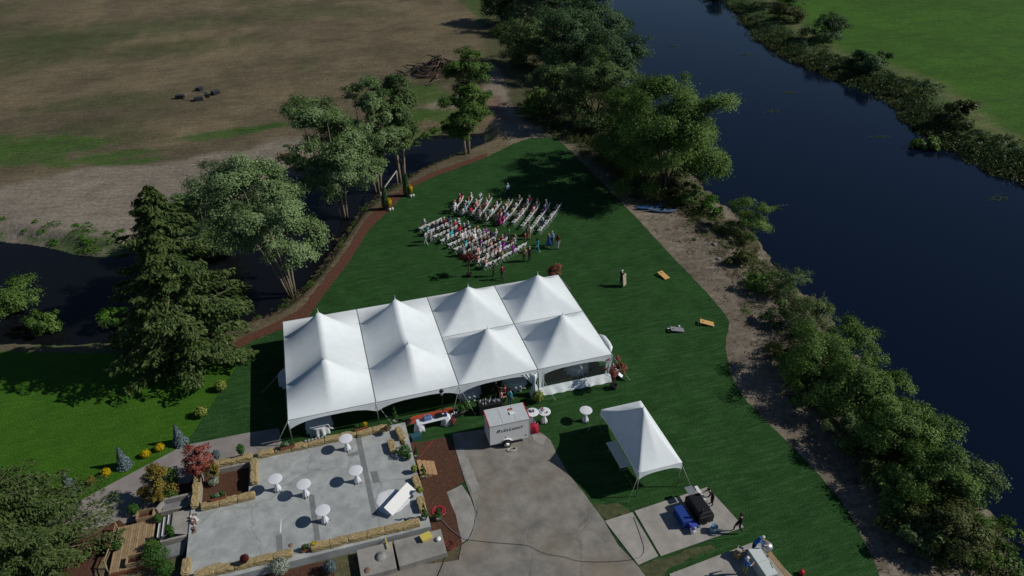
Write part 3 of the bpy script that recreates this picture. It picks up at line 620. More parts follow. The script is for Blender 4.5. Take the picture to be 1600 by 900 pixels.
# ------------------------------------------------------------------ drinks trailer
tr = thing('drinks_trailer', 'white box trailer with red edges and drinks lettering on the driveway', 'trailer', (14.7, -3.75, 0), R(-1))
TL, TW_, z0, z1 = 2.9, 1.62, .36, 2.18
MB().box((0, 0, (z0+z1)/2), (TL, TW_, z1-z0)).build('body', M['whitepaint'], tr, .02)
roofm = mat('trailer_roof', (.52, .56, .58), .45, (3, .08))
for k in range(3): MB().box((-TL/2+TL*(k+.5)/3, 0, z1+.02), (TL/3-.02, TW_-.06, .035)).build('roof_sheet', roofm, tr, .006)
for sx in (-1, 1):
    MB().box((sx*(TL/2+.012), 0, z1+.01), (.07, TW_+.05, .09)).build('red_trim', M['red'], tr, .01)
    for sy in (-1, 1):
        MB().box((sx*(TL/2+.012), sy*(TW_/2-.03), (z0+z1)/2), (.035, .09, z1-z0-.05)).build('red_trim', M['red'] if (sx < 0) else M['whitepaint'], tr)
for sy in (-1, 1): MB().box((0, sy*(TW_/2+.012), z1+.005), (TL-.02, .035, .09)).build('roof_rail', M['whitepaint'], tr, .008)
d = MB().box((-TL/2-.016, 0, 1.22), (.03, TW_-.28, 1.6)).build('rear_door', mat('door_skin', (.62, .68, .70), .45), tr, .01)
MB().box((-TL/2-.045, .25, 1.2), (.03, .03, .5)).build('handle', M['steel'], d)
MB().box((.35, -.02, z1+.075), (.3, .3, .08)).build('roof_vent', M['whitepaint'], tr, .02)
MB().lathe([(.07, z1+.03), (.07, z1+.1), (.02, z1+.12)], (.30, .4, 0), 12).build('roof_vent', M['red'], tr); MB().box((.45, .42, z1+.06), (.16, .12, .06)).build('roof_vent', M['red'], tr)
for sy in (-1, 1):
    wx = -.27; y_ = sy*(TW_/2+.13)
    wh = MB().lathe([(.19, -.09), (.2, -.1), (.3, -.09), (.315, 0), (.3, .09), (.2, .1), (.19, .09)], n=24, cap=False).build('wheel', M['rubber'], tr); wh.location = (wx, y_, .315); wh.rotation_euler = (R(90), 0, 0)
    rm = MB().lathe([(.02, .085), (.07, .088), (.09, .06), (.15, .06), (.188, .098)] if sy < 0 else [(.02, -.085), (.07, -.088), (.09, -.06), (.15, -.06), (.188, -.098)], n=20).build('rim', M['whitepaint'], wh)
    fn = MB(); ar = [(wx+.43*math.cos(R(a_)), .32+.40*math.sin(R(a_))) for a_ in range(0, 181, 20)]
    fn.add([(x, sy*(TW_/2+.002), z) for x, z in ar]+[(x, sy*(TW_/2+.10), z) for x, z in ar], [(k, k+1, k+len(ar)+1, k+len(ar)) for k in range(len(ar)-1)], True); fn.build('fender', M['whitepaint'], tr)
for sy in (-1, 1): MB().tube([(TL/2-.1, sy*.55, .42), (TL/2+1.0, 0, .44)], .035, 6).build('tow_bar', M['black'], tr)
MB().tube([(TL/2+.85, 0, 0.03), (TL/2+.85, 0, .75)], .03, 8).build('jack_stand', M['steel'], tr)
def lettering(txt, size, m, parent, loc, rot, shear=.3, off=.006, sx=1):
    cu = bpy.data.curves.new('lettering', 'FONT'); cu.body = txt; cu.size = size; cu.shear = shear; cu.extrude = .003; cu.offset = off; cu.align_x = 'LEFT'
    t = bpy.data.objects.new('tmp', cu); COL.objects.link(t); bpy.context.view_layer.update()
    me = bpy.data.meshes.new_from_object(t.evaluated_get(bpy.context.evaluated_depsgraph_get())); bpy.data.objects.remove(t); me.materials.clear(); me.materials.append(m)
    o = link(bpy.data.objects.new('lettering', me), parent); o.location = loc; o.rotation_euler = rot; o.scale.x = sx; return o
yf = -TW_/2-.006
lettering('B', .37, M['ink'], tr, (-.98, yf, 1.42), (R(90), 0, 0), .3, .004, 1.25); lettering('UD', .29, M['ink'], tr, (-.66, yf, 1.42), (R(90), 0, 0), .3, .004, 1.2)
lettering('L', .37, M['ink'], tr, (-.08, yf, 1.42), (R(90), 0, 0), .3, .006, 1.15); lettering('IGHT', .29, M['ink'], tr, (.14, yf, 1.42), (R(90), 0, 0), .3, .004, 1.2)
MB().add([(-.26, yf-.002, 1.40), (-.08, yf-.002, 1.47), (.06, yf-.002, 1.47), (-.14, yf-.002, 1.38)], [(0, 3, 2, 1)]).build('swoosh_mark', M['swoosh'], tr)
MB().box((1.18, yf, .66), (.12, .01, .09)).build('plate', M['black'], tr); MB().box((-.3, yf, .82), (.10, .01, .07)).build('plate', M['black'], tr)
rc = thing('red_cover', 'crumpled bright red cover over the trailer drawbar', 'cover', (16.75, -3.75, 0))
MB().lathe([(.42, .0), (.46, .2), (.38, .5), (.30, .72), (.12, .84), (.01, .85)], n=20, wob=lambda i, a_: 1+.16*math.sin(a_*5+i)+.08*math.sin(a_*11)).build('fabric_cover', mat('bright_red_fabric', (.36, .012, .04), .8), rc); rc.scale = (.8, .8, .85)
# rubble rope and puddled cord on the drive near the wheel
cc = g(800, 703, .03); tag(MB().tube([(cc.x+(.28+.02*k/6)*math.cos(k*.5), cc.y+.16*math.sin(k*.5), .04+.004*k) for k in range(26)]+[(cc.x-.3, cc.y+.5, .04), (cc.x-.4, cc.y+.9, .04)], .022, 6).build('tie_down_rope', M['rope']), 'pale rope coiled on the driveway beside the trailer wheel', 'rope')
# ------------------------------------------------------------------ cords and hoses
def cord(name, pts, r, m, label, cat, z=.03):
    ps = smooth([(*g2(x, y, z), z+r) for x, y in pts], 3); return tag(MB().tube(ps, r, 6).build(name, m), label, cat)
cord('power_cord', [(722, 842), (760, 847), (800, 850), (828, 852), (846, 864), (866, 868), (884, 870), (905, 878), (960, 878), (1000, 873), (1008, 860), (1000, 835), (990, 808)], .011, M['black'], 'long black power cord snaking across the driveway', 'cord', .05)
cord('power_cord', [(690, 812), (705, 828), (722, 840)], .02, M['steel'], 'thick grey cable between the mulch bed and the driveway', 'cord', .06)
cord('cable', [(700, 862), (694, 878), (684, 900), (680, 915)], .018, mat('brown_cable', (.09, .05, .04), .6), 'reddish brown cable running past the concrete vaults', 'cable', .04)
cord('garden_hose', [(1110, 844), (1140, 840), (1172, 833)], .014, mat('green_hose', (.06, .22, .05), .5), 'thin green hose between the two concrete pads', 'hose', .03)
def coil(px, r, m, label, turns=7, seed=1):
    c_ = g(*px, .05); q = random.Random(seed); ps = []
    for k in range(turns*14):
        a_ = k*2*math.pi/14; rr = r*(.75+.3*q.random()*.5+.25*math.sin(k*.21)); ps.append((c_.x+rr*math.cos(a_), c_.y+rr*math.sin(a_), .045+.05*math.sin(k*.13)**2))
    return tag(MB().tube(ps, .011, 5).build('hose_coil', m), label, 'hose')
coil((686, 798), .42, M['hose'], 'pink-red hose coiled loosely round a potted topiary')
coil((702, 851), .36, mat('brown_red_hose', (.22, .05, .04), .6), 'brownish red hose coil at the corner of the mulch bed', seed=3)
cord('survey_string', [(676, 690), (664, 703), (655, 716)], .012, M['hose'], 'pink cord lying across the bark mulch', 'cord', .03)
yb = thing('yellow_box', 'pale yellow plastic box on the long concrete vault', 'box', (7.45, -10.85, .424), R(14)); MB().box((0, 0, .12), (.62, .42, .24)).build('tub', M['yellow'], yb, .03); MB().box((0, 0, .255), (.66, .46, .03)).build('lid', M['yellow'], yb, .01)
tag(MB().box((5.12, -10.5, .55), (.06, .9, .05), R(6)).box((5.1, -10.5, .5), (.05, .05, .2)).build('level_bar', M['yellow']), 'yellow bar leaning from the patio wall onto the vault', 'bar')
tag(MB().lathe([(.16, 0.0), (.18, .1), (.02, .14)], (8.15, -11.15, .424), 10).build('white_bowl', M['plastic']), 'small white bowl on the concrete vault', 'bowl')
# ------------------------------------------------------------------ timber steps
st = thing('timber_steps', 'new pale timber steps from the patio down to the mulch', 'steps', (8.0, -5.15, 0))
for k in range(4):
    hz = .47-.145*k+.06; xx = .18+.30*k
    MB().box((xx, 0, hz), (.27, 1.25, .04)).build('tread', M['timber'], st, .006); MB().box((xx+.12, 0, hz/2-.012), (.025, 1.2, hz-.03)).build('riser', M['planter'], st)  # risers in a darker wood than the treads: their shade put into the colour
for sy in (-1, 1): MB().add([(.0, sy*.6, .02), (1.2, sy*.6, .02), (1.2, sy*.6, .10), (.03, sy*.6, .52), (.0, sy*.6+.04, .02), (1.2, sy*.6+.04, .02), (1.2, sy*.6+.04, .10), (.03, sy*.6+.04, .52)], [(0, 1, 2, 3), (7, 6, 5, 4), (0, 4, 5, 1), (1, 5, 6, 2), (2, 6, 7, 3), (3, 7, 4, 0)]).build('stringer', M['timber'], st)
# ------------------------------------------------------------------ wooden deck by the patio
dk = thing('wooden_deck', 'weathered brown wooden deck with low rails below the patio', 'deck', (-9.6, -6.0, 0))
DX0, DX1, DY0, DY1, DZ = -1.15, 1.05, -1.65, 1.75, .30
nbd = 16; DW2 = mat('deck_timber_pale', (.36, .265, .16), .8, (4, .25), (25, .3))
for k in range(nbd):
    wd = (DX1-DX0)/nbd; MB().box((DX0+wd*(k+.5), (DY0+DY1)/2, DZ-.02+rnd.uniform(-.003, .003)), (wd-.022, DY1-DY0, .04)).build('board', M['deckwood'] if k % 3 else DW2, dk)
MB().box(((DX0+DX1)/2, DY0-.02, DZ/2-.04), (DX1-DX0+.06, .04, DZ-.05)).build('skirt', M['planter'], dk); MB().box((DX0-.025, 0, DZ/2-.04), (.04, DY1-DY0, DZ-.05)).build('skirt', M['planter'], dk)
for (xa, ya, xb, yb_) in [(DX0-.04, DY1, DX0-.04, .25), (DX0-.04, .25, DX0-.25, -1.0), (DX0-.25, -1.0, DX0+.02, DY0)]:
    MB().tube([(xa, ya, DZ+.42), (xb, yb_, DZ+.42)], .05, 4).build('rail', M['deckwood'], dk); MB().tube([(xa, ya, 0), (xa, ya, DZ+.5)], .045, 4).build('post', M['deckwood'], dk); MB().tube([(xa, ya, DZ+.18), (xb, yb_, DZ+.18)], .03, 4).build('rail', M['deckwood'], dk)
for (bx, by, bw, bl) in [(.45, 2.1, 1.0, .62), (.35, -1.25, 1.1, .6)]:
    pbx = MB()
    for (ox_, oy_, wx_, wy_) in [(0, bl/2, bw, .05), (0, -bl/2, bw, .05), (-bw/2+.025, 0, .05, bl-.06), (bw/2-.025, 0, .05, bl-.06)]: pbx.box((bx+ox_, by+oy_, DZ+.17-.15*(by > 2)), (wx_, wy_, .34+.3*(by > 2)))
    pbx.build('planter_box', M['deckwood'], dk); MB().box((bx, by, DZ+.08), (bw-.12, bl-.12, .05)).build('planter_soil', M['mulch'], dk)
# concrete landing, steps and wing walls between the deck and the patio
tag(MB().prism([(-6.41, -4.25), (-7.5, -4.25), (-7.5, -5.9), (-6.41, -6.3)], -.04, .52).build('landing', M['concrete2'], bevel=.01), kind='structure')
sp = thing('landing_steps', 'three white-edged concrete steps between deck and patio landing', 'steps', (-7.95, -5.0, 0))
for k in range(3): MB().box((.3-.3*k, 0, .20-.06*k), (.29, 1.5, .40-.12*k)).build('step', M['darkconc'], sp); MB().box((.18-.3*k, 0, .407-.12*k), (.05, 1.5, .012)).build('nosing', M['whitepaint'], sp)
ww = thing('wing_wall', 'angled grey concrete trough wall beside the landing steps', 'wall', (-7.4, -3.5, 0))
for (c_, d_, rz) in [((0, .42, .33), (1.7, .16, .66), 0), ((.85, .06, .35), (.16, .85, .70), 0), ((-.95, .15, .28), (.16, .75, .56), R(-32)), ((-.1, -.32, .2), (1.7, .12, .40), 0)]: MB().box(c_, d_, rz).build('wall_segment', M['concrete2'], ww, .015)
MB().box((-.05, .03, .12), (1.6, .62, .24)).build('trough_floor', M['darkconc'], ww)
w2 = thing('wing_wall', 'low grey concrete wall below the landing with angled end', 'wall', (-7.3, -6.6, 0))
MB().box((0, .28, .26), (1.5, .15, .52)).build('wall_segment', M['concrete2'], w2, .015); MB().prism([(-1.0, .1), (.75, .2), (.55, -.75), (-.8, -.8)], 0, .16).build('ramp', M['darkconc'], w2)
bp_ = thing('brick_rubble', 'small heap of reddish rubble on the patio edge by the landing', 'rubble', (-6.15, -5.6, PZ))
for k in range(26): MB().box((rnd.gauss(0, .09), rnd.gauss(0, .4), .04+rnd.random()*.05), (.16, .09, .07), rnd.uniform(0, 3)).build('brick', M['rust'] if k % 3 else M['whitepaint'], bp_)
bp2 = thing('brick_rubble', 'reddish rubble heap by the straw at the concrete trough', 'rubble', (-6.28, -3.9, PZ-.02))
for k in range(14): MB().box((rnd.gauss(0, .05), rnd.gauss(0, .25), .04+rnd.random()*.05), (.16, .09, .07), rnd.uniform(0, 3)).build('brick', M['rust'], bp2)
# ------------------------------------------------------------------ folded table and sheet on the patio
ft = thing('tipped_table', 'white folding table tipped on edge over a white sheet on the patio', 'table', (6.35, -7.75, PZ))
c0 = Vector((0, 0, .42)); ang = math.atan2(1.6, 1.75)
Mt = Matrix.Rotation(ang, 4, 'Z') @ Matrix.Rotation(R(28), 4, 'X')
MB().box((.05, -.15, .45), (2.35, .76, .04), M4=Mt).build('table_top', M['plastic'], ft, .01)
for s_ in (-1, 1):
    a_ = Mt @ Vector((s_*.95, .3, -.02))+Vector((.05, -.15, .45)); b_ = Mt @ Vector((s_*.85, -.3, -.02))+Vector((.05, -.15, .45)); MB().tube([a_, (a_.x, a_.y, .01)], .016, 6).build('leg', M['steel'], ft); MB().tube([b_, (b_.x+.05, b_.y-.03, .01)], .016, 6).build('leg', M['steel'], ft)
sc = thing('white_sheet', 'crumpled white round sheet spread under the tipped table', 'sheet', (5.95, -7.55, PZ+.004))
vs = []; fs = []; n = 40; mrr = 12
for r_ in range(mrr+1):
    for k in range(n):
        a_ = 2*math.pi*k/n; rr = 1.05*r_/mrr*(1+.08*math.sin(a_*3+1)+.03*math.sin(a_*9)); z = .012+.05*(fbm(np.array([rr*math.cos(a_)*2+5]), np.array([rr*math.sin(a_)*2]), .9, 5)[0])*(r_ < mrr)
        vs.append((rr*math.cos(a_)*1.05, rr*math.sin(a_)*.95, z))
for r_ in range(mrr):
    for k in range(n): fs.append((r_*n+k, r_*n+(k+1) % n, (r_+1)*n+(k+1) % n, (r_+1)*n+k))
MB().add(vs, fs, True).build('cloth', M['cloth'], sc)
# ------------------------------------------------------------------ gear in front of the second tent bay
tag(MB().prism([(7.75, -.35), (8.6, .35), (11.6, .45), (11.7, -.25), (9.5, -.45)], .002, .03).build('red_mat', M['redfab']), 'orange-red floor mat under the tent edge by the white table', 'mat')
tag(MB().lathe([(.27, .031), (.30, .05), (.28, .07), (.02, .06)], (8.15, -.1, 0), 20).build('black_tray', M['black']), 'round black tray on the orange-red mat', 'tray')
sv = thing('serving_table', 'white-clothed serving table on the grass loaded with blue and black gear', 'table', (9.85, -1.1, 0), R(2))
MB().box((0, 0, .73), (2.35, .62, .05)).build('table_top', M['cloth'], sv, .02)
for s_ in (-1, 1): MB().lathe([(.3, .735), (.33, .5), (.38, .25), (.42, .02)], (s_*1.0, 0, 0), 24, wob=lambda i, a_: 1+.05*i*math.sin(a_*6)).build('cloth_drape', M['cloth'], sv)
for (x, y, dx, dy, dz, m, nm, lb, ct) in [(9.5, -1.02, .62, .42, .28, M['tarp'], 'gear_bag', 'blue-grey gear bag on the serving table', 'bag'), (10.35, -1.0, .55, .40, .22, M['black'], 'black_case', 'black case on the serving table', 'case'), (10.85, -1.05, .16, .3, .3, M['bluepl'], 'blue_crate', 'small dark blue crate at the end of the serving table', 'crate')]:
    q = thing(nm, lb, ct, (x, y, .756)); MB().box((0, 0, dz/2), (dx, dy, dz), .1, taper=.85).build('shell', m, q, .03); MB().tube([(-dx*.3, 0, dz), (-dx*.2, 0, dz+.06), (dx*.2, 0, dz+.06), (dx*.3, 0, dz)], .012, 5).build('handle', M['black'], q)
cl = thing('cooler', 'dark teal cooler on the grass at the straw bale corner', 'cooler', (8.45, -2.0, 0), R(10)); MB().box((0, 0, .2), (.72, .42, .40)).build('tub', M['teal'], cl, .03); MB().box((0, 0, .43), (.75, .45, .06)).build('lid', M['teal'], cl, .02)
for x, y, lb in [(11.2, -.75, 'low cluttered tray of white cups beside the lamp post'), (11.75, -.55, 'second white tray on the grass by the lamp post')]:
    q = thing('cup_tray', lb, 'tray', (x, y, 0), .15); MB().box((0, 0, .16), (.62, .4, .3)).build('crate', M['blackcloth'], q, .02)
    for k in range(6): MB().lathe([(.04, .312), (.05, .40)], (-.22+.09*k, rnd.uniform(-.1, .1), 0), 8).build('cup', M['plastic'], q)
lp = thing('lamp_post', 'black lantern lamp post at the tent front beside the serving table', 'lamp post', (10.75, -.62, 0))
MB().lathe([(.14, 0), (.14, .06), (.07, .12), (.05, .4), (.035, .5), (.03, 2.35), (.06, 2.4)], n=12).build('post', M['black'], lp)
ln = MB().lathe([(.10, 2.41), (.17, 2.75)], n=6).build('lantern', mat('frosted_lantern', (.5, .62, .66), .25), lp); MB().lathe([(.19, 2.75), (.12, 2.88), (.03, 2.95), (.012, 3.05)], n=6).build('lantern_cap', M['black'], lp)
# drinks on the two cluttered tables
for i, (tx, ty, tz) in enumerate(TABLES[5:7]):
    for k in range(7):
        a_ = rnd.uniform(0, 6.3); rr = rnd.uniform(.05, .33); col = rnd.choice(['plastic', 'red', 'blackcloth', 'cardboard', 'tarp'])
        q = tag(MB().lathe([(.045, 0), (.055, .12), (.05, .12), (.042, .01)], n=10).build('drink_cup', M[col]), {'plastic': 'white', 'red': 'red', 'blackcloth': 'black', 'cardboard': 'brown', 'tarp': 'blue'}[col]+' cup on the cluttered cocktail table '+('right beside the trailer' if i == 0 else 'second from the trailer'), 'cup', 'cups on the cluttered cocktail tables'); q.location = (tx+rr*math.cos(a_), ty+rr*math.sin(a_), tz-.003)
# bar in the third bay: black-clothed table with bottles
bt = thing('bar_table', 'black-clothed bar table with bottles in the third tent bay', 'table', (14.25, -.75, 0)); MB().box((0, 0, .45), (1.8, .7, .88)).build('tablecloth', M['blackcloth'], bt, .04)
for k in range(16):
    q = tag(MB().lathe([(.04, 0), (.04, .16), (.015, .22), (.015, .28)], n=8).build('bottle', M['plastic'] if k % 3 else M['swoosh']), ('white' if k % 3 else 'blue-grey')+' bottle on the black bar table', 'bottle', 'bottles on the bar table'); q.location = (13.5+.1*k, -.75+rnd.uniform(-.25, .25), .895)
# ------------------------------------------------------------------ games on the lawn
def cornhole(x, y, rz, m, label, tilt=10):
    t = thing('cornhole_board', label, 'game board', (x, y, 0), rz)
    Mt = Matrix.Rotation(R(tilt), 4, 'X'); bm = bmesh.new(); n = 20
    # top with a round hole
    hw, hl, hr, hy_ = .30, .60, .08, .37
    outer = [bm.verts.new((sx, sy, 0)) for sx, sy in [(-hw, -hl), (hw, -hl), (hw, hl), (-hw, hl)]]; hole = [bm.verts.new((hr*math.cos(2*math.pi*k/n), hy_+hr*math.sin(2*math.pi*k/n), 0)) for k in range(n)]
    es = [bm.edges.new((outer[k], outer[(k+1) % 4])) for k in range(4)]+[bm.edges.new((hole[k], hole[(k+1) % n])) for k in range(n)]
    bmesh.ops.triangle_fill(bm, use_beauty=True, edges=es); r_ = bmesh.ops.extrude_face_region(bm, geom=bm.faces[:]); bmesh.ops.translate(bm, vec=(0, 0, .03), verts=[e for e in r_['geom'] if isinstance(e, bmesh.types.BMVert)])
    bmesh.ops.recalc_face_normals(bm, faces=bm.faces); bmesh.ops.transform(bm, matrix=Matrix.Translation((0, 0, .19)) @ Mt, verts=bm.verts)
    me = bpy.data.meshes.new('board_top'); bm.to_mesh(me); bm.free(); me.materials.append(m); link(bpy.data.objects.new('board_top', me), t)
    for s_ in (-1, 1):
        MB().box((s_*.27, 0, .15), (.03, 1.16, .07), M4=Mt).build('side_rail', m, t); MB().box((s_*.24, .5, .12), (.04, .05, .24)).build('leg', m, t)
    return t
cornhole(35.36, 12.3, R(15), M['board'], 'tan cornhole board lying alone near the river edge of the lawn'); cornhole(32.4, 4.0, R(75), M['greyboard'], 'grey cornhole board on the lawn with white bags beside it'); cornhole(35.35, 4.1, R(60), M['board'], 'tan cornhole board with beanbags around it')
for (px, lb, hz_) in [((1044, 514), 'white beanbag in the grass beside the grey board', 0), ((1061, 510), 'white beanbag behind the grey board', 0), ((1092, 504), 'white beanbag in the grass beside the tan board', 0), ((1107, 509), 'yellowish beanbag near the lower edge of the tan board', 0), ((1114, 509.5), 'white beanbag in the grass past the tan board', 0)]:
    p = g(*px); b_ = MB().lathe([(.06, 0), (.11, .025), (.09, .055), (.01, .06)], n=10, wob=lambda i, a_: 1+.1*math.cos(a_*4)).build('beanbag', M['plastic']); b_.location = (p.x, p.y, .005); tag(b_, lb, 'beanbag', 'beanbags by the boards')
# ------------------------------------------------------------------ cooking pad
gr_ = thing('trailer_grill', 'large black barbecue grill with open grey shelf on the concrete pad', 'grill', (24.35, -13.9, .045))
MB().box((0, 0, .55), (1.05, 1.85, .62)).build('firebox', M['black'], gr_, .05)
MB().box((-.04, 0, .97), (.96, 1.78, .22), taper=.86).build('hood', M['black'], gr_, .05)
for sx in (-1, 1):
    for sy in (-1, 1): MB().tube([(sx*.42, sy*.75, 0), (sx*.42, sy*.75, .3)], .03, 6).build('leg', M['black'], gr_)
sh = MB().box((.02, 1.25, .88), (.56, .62, .03)).build('side_shelf', M['steel'], gr_, .006); MB().box((.52, .85, .86), (.22, 1.2, .04)).build('front_shelf', M['plastic'], gr_, .006)
MB().tube([(-.3, -.7, 1.05), (-.3, -.7, 1.45)], .07, 10).build('chimney', M['black'], gr_); MB().tube([(.42, -.4, .98), (.52, -.4, 1.0), (.52, .4, 1.0), (.42, .4, .98)], .016, 6).build('lid_handle', M['steel'], gr_)
for (x, y, l, w__, h, m, lb, rz) in [(23.15, -14.0, .62, 1.25, .62, M['bluepl'], 'long dark blue ice chest beside the black grill', 0), (23.45, -14.75, .42, .38, .42, mat('printed_blue_carton', (.05, .08, .42), .5, (6, .4), world=True), 'blue and white carton at the end of the ice chest', .2)]:
    q = thing('ice_chest' if l > .5 else 'carton', lb, 'cooler' if l > .5 else 'carton', (x, y, .045), rz); MB().box((0, 0, h/2), (l, w__, h)).build('tub', m, q, .03); MB().box((0, 0, h+.025), (l+.03, w__+.03, .05)).build('lid', m, q, .02)
    if l < .5: MB().box((.03, -w__/2-.022, h*.55), (.18, .008, .2)).build('print_panel', M['plastic'], q)
    else: MB().box((l/2+.02, 0, h*.7), (.03, .3, .04)).build('handle', M['black'], q)
def bucket(x, y, z, r, h, m, lb):
    q = thing('bucket', lb, 'bucket', (x, y, z)); MB().lathe([(r*.82, 0), (r, h), (r*.93, h), (r*.78, .02), (.01, .02)], n=18).build('pail', m, q); MB().tube([(-r, 0, h*.9), (-r*1.02, 0, h*.6), (0, -r*1.05, h*.45), (r*1.02, 0, h*.6), (r, 0, h*.9)], .008, 5).build('bail_handle', M['steel'], q)
p = g(1081.5, 833); bucket(p.x, p.y, .045, .17, .38, M['plastic'], 'white bucket alone on the pad in front of the carton')
p = g(1091, 822); bucket(p.x, p.y, .045, .2, .26, M['swoosh'], 'pale blue basin between carton and white bucket')
p = g(1114, 830); bucket(p.x, p.y, .045, .26, .42, M['swoosh'], 'pale blue pail full of ice in front of the grill')
# serving pad
tb = thing('steam_table', 'long pale steam table with flat lids on the second concrete pad', 'table', (25.8, -18.55, .045))
MB().box((0, 0, .42), (.70, 1.9, .82)).build('cabinet', mat('pale_steel', (.50, .56, .56), .4, (5, .06), metal=.2), tb, .02)
for k in range(2): MB().box((0, .48-.95*k, .85), (.74, .92, .05)).build('lid', mat('pale_lid', (.60, .66, .65), .4), tb, .015)
MB().tube([(.3, -.6, .9), (.4, -.2, .92)], .015, 6).build('lid_handle', M['steel'], tb)
kt = thing('kettle_cooker', 'round silver kettle cooker on legs behind the steam table', 'cooker', (26.75, -17.65, .045))
MB().lathe([(.05, .36), (.27, .46), (.33, .62), (.34, .68), (.30, .80), (.18, .9), (.02, .93)], n=22).build('kettle', M['steel'], kt)
for k in range(3): a_ = R(120*k); MB().tube([(.2*math.cos(a_), .2*math.sin(a_), .5), (.32*math.cos(a_), .32*math.sin(a_), 0)], .016, 6).build('leg', M['steel'], kt)
tag(MB().box((26.85, -18.9, .42), (.3, 2.4, .05), R(4)).box((26.85, -17.9, .21), (.25, .06, .36), R(4)).box((26.85, -19.9, .21), (.25, .06, .36), R(4)).build('timber_bench', M['deckwood']), 'narrow grey plank bench behind the steam table', 'bench')
for (x, y, lb) in [(25.1, -17.35, 'brown carton stack at the head of the steam table')]:
    q = thing('carton', lb, 'carton', (x, y, .045), .3); MB().box((0, 0, .25), (.5, .4, .5)).build('box', M['cardboard'], q, .01); MB().box((.02, .02, .6), (.36, .3, .18), .3).build('flap', M['beigeboard'], q)
tag(MB().lathe([(.14, 0), (.16, .1), (.13, .3), (.02, .33)], (*g2(1252, 897), 0), 12).build('red_can', M['red']), 'red fuel can on the grass beside the serving pad', 'can')
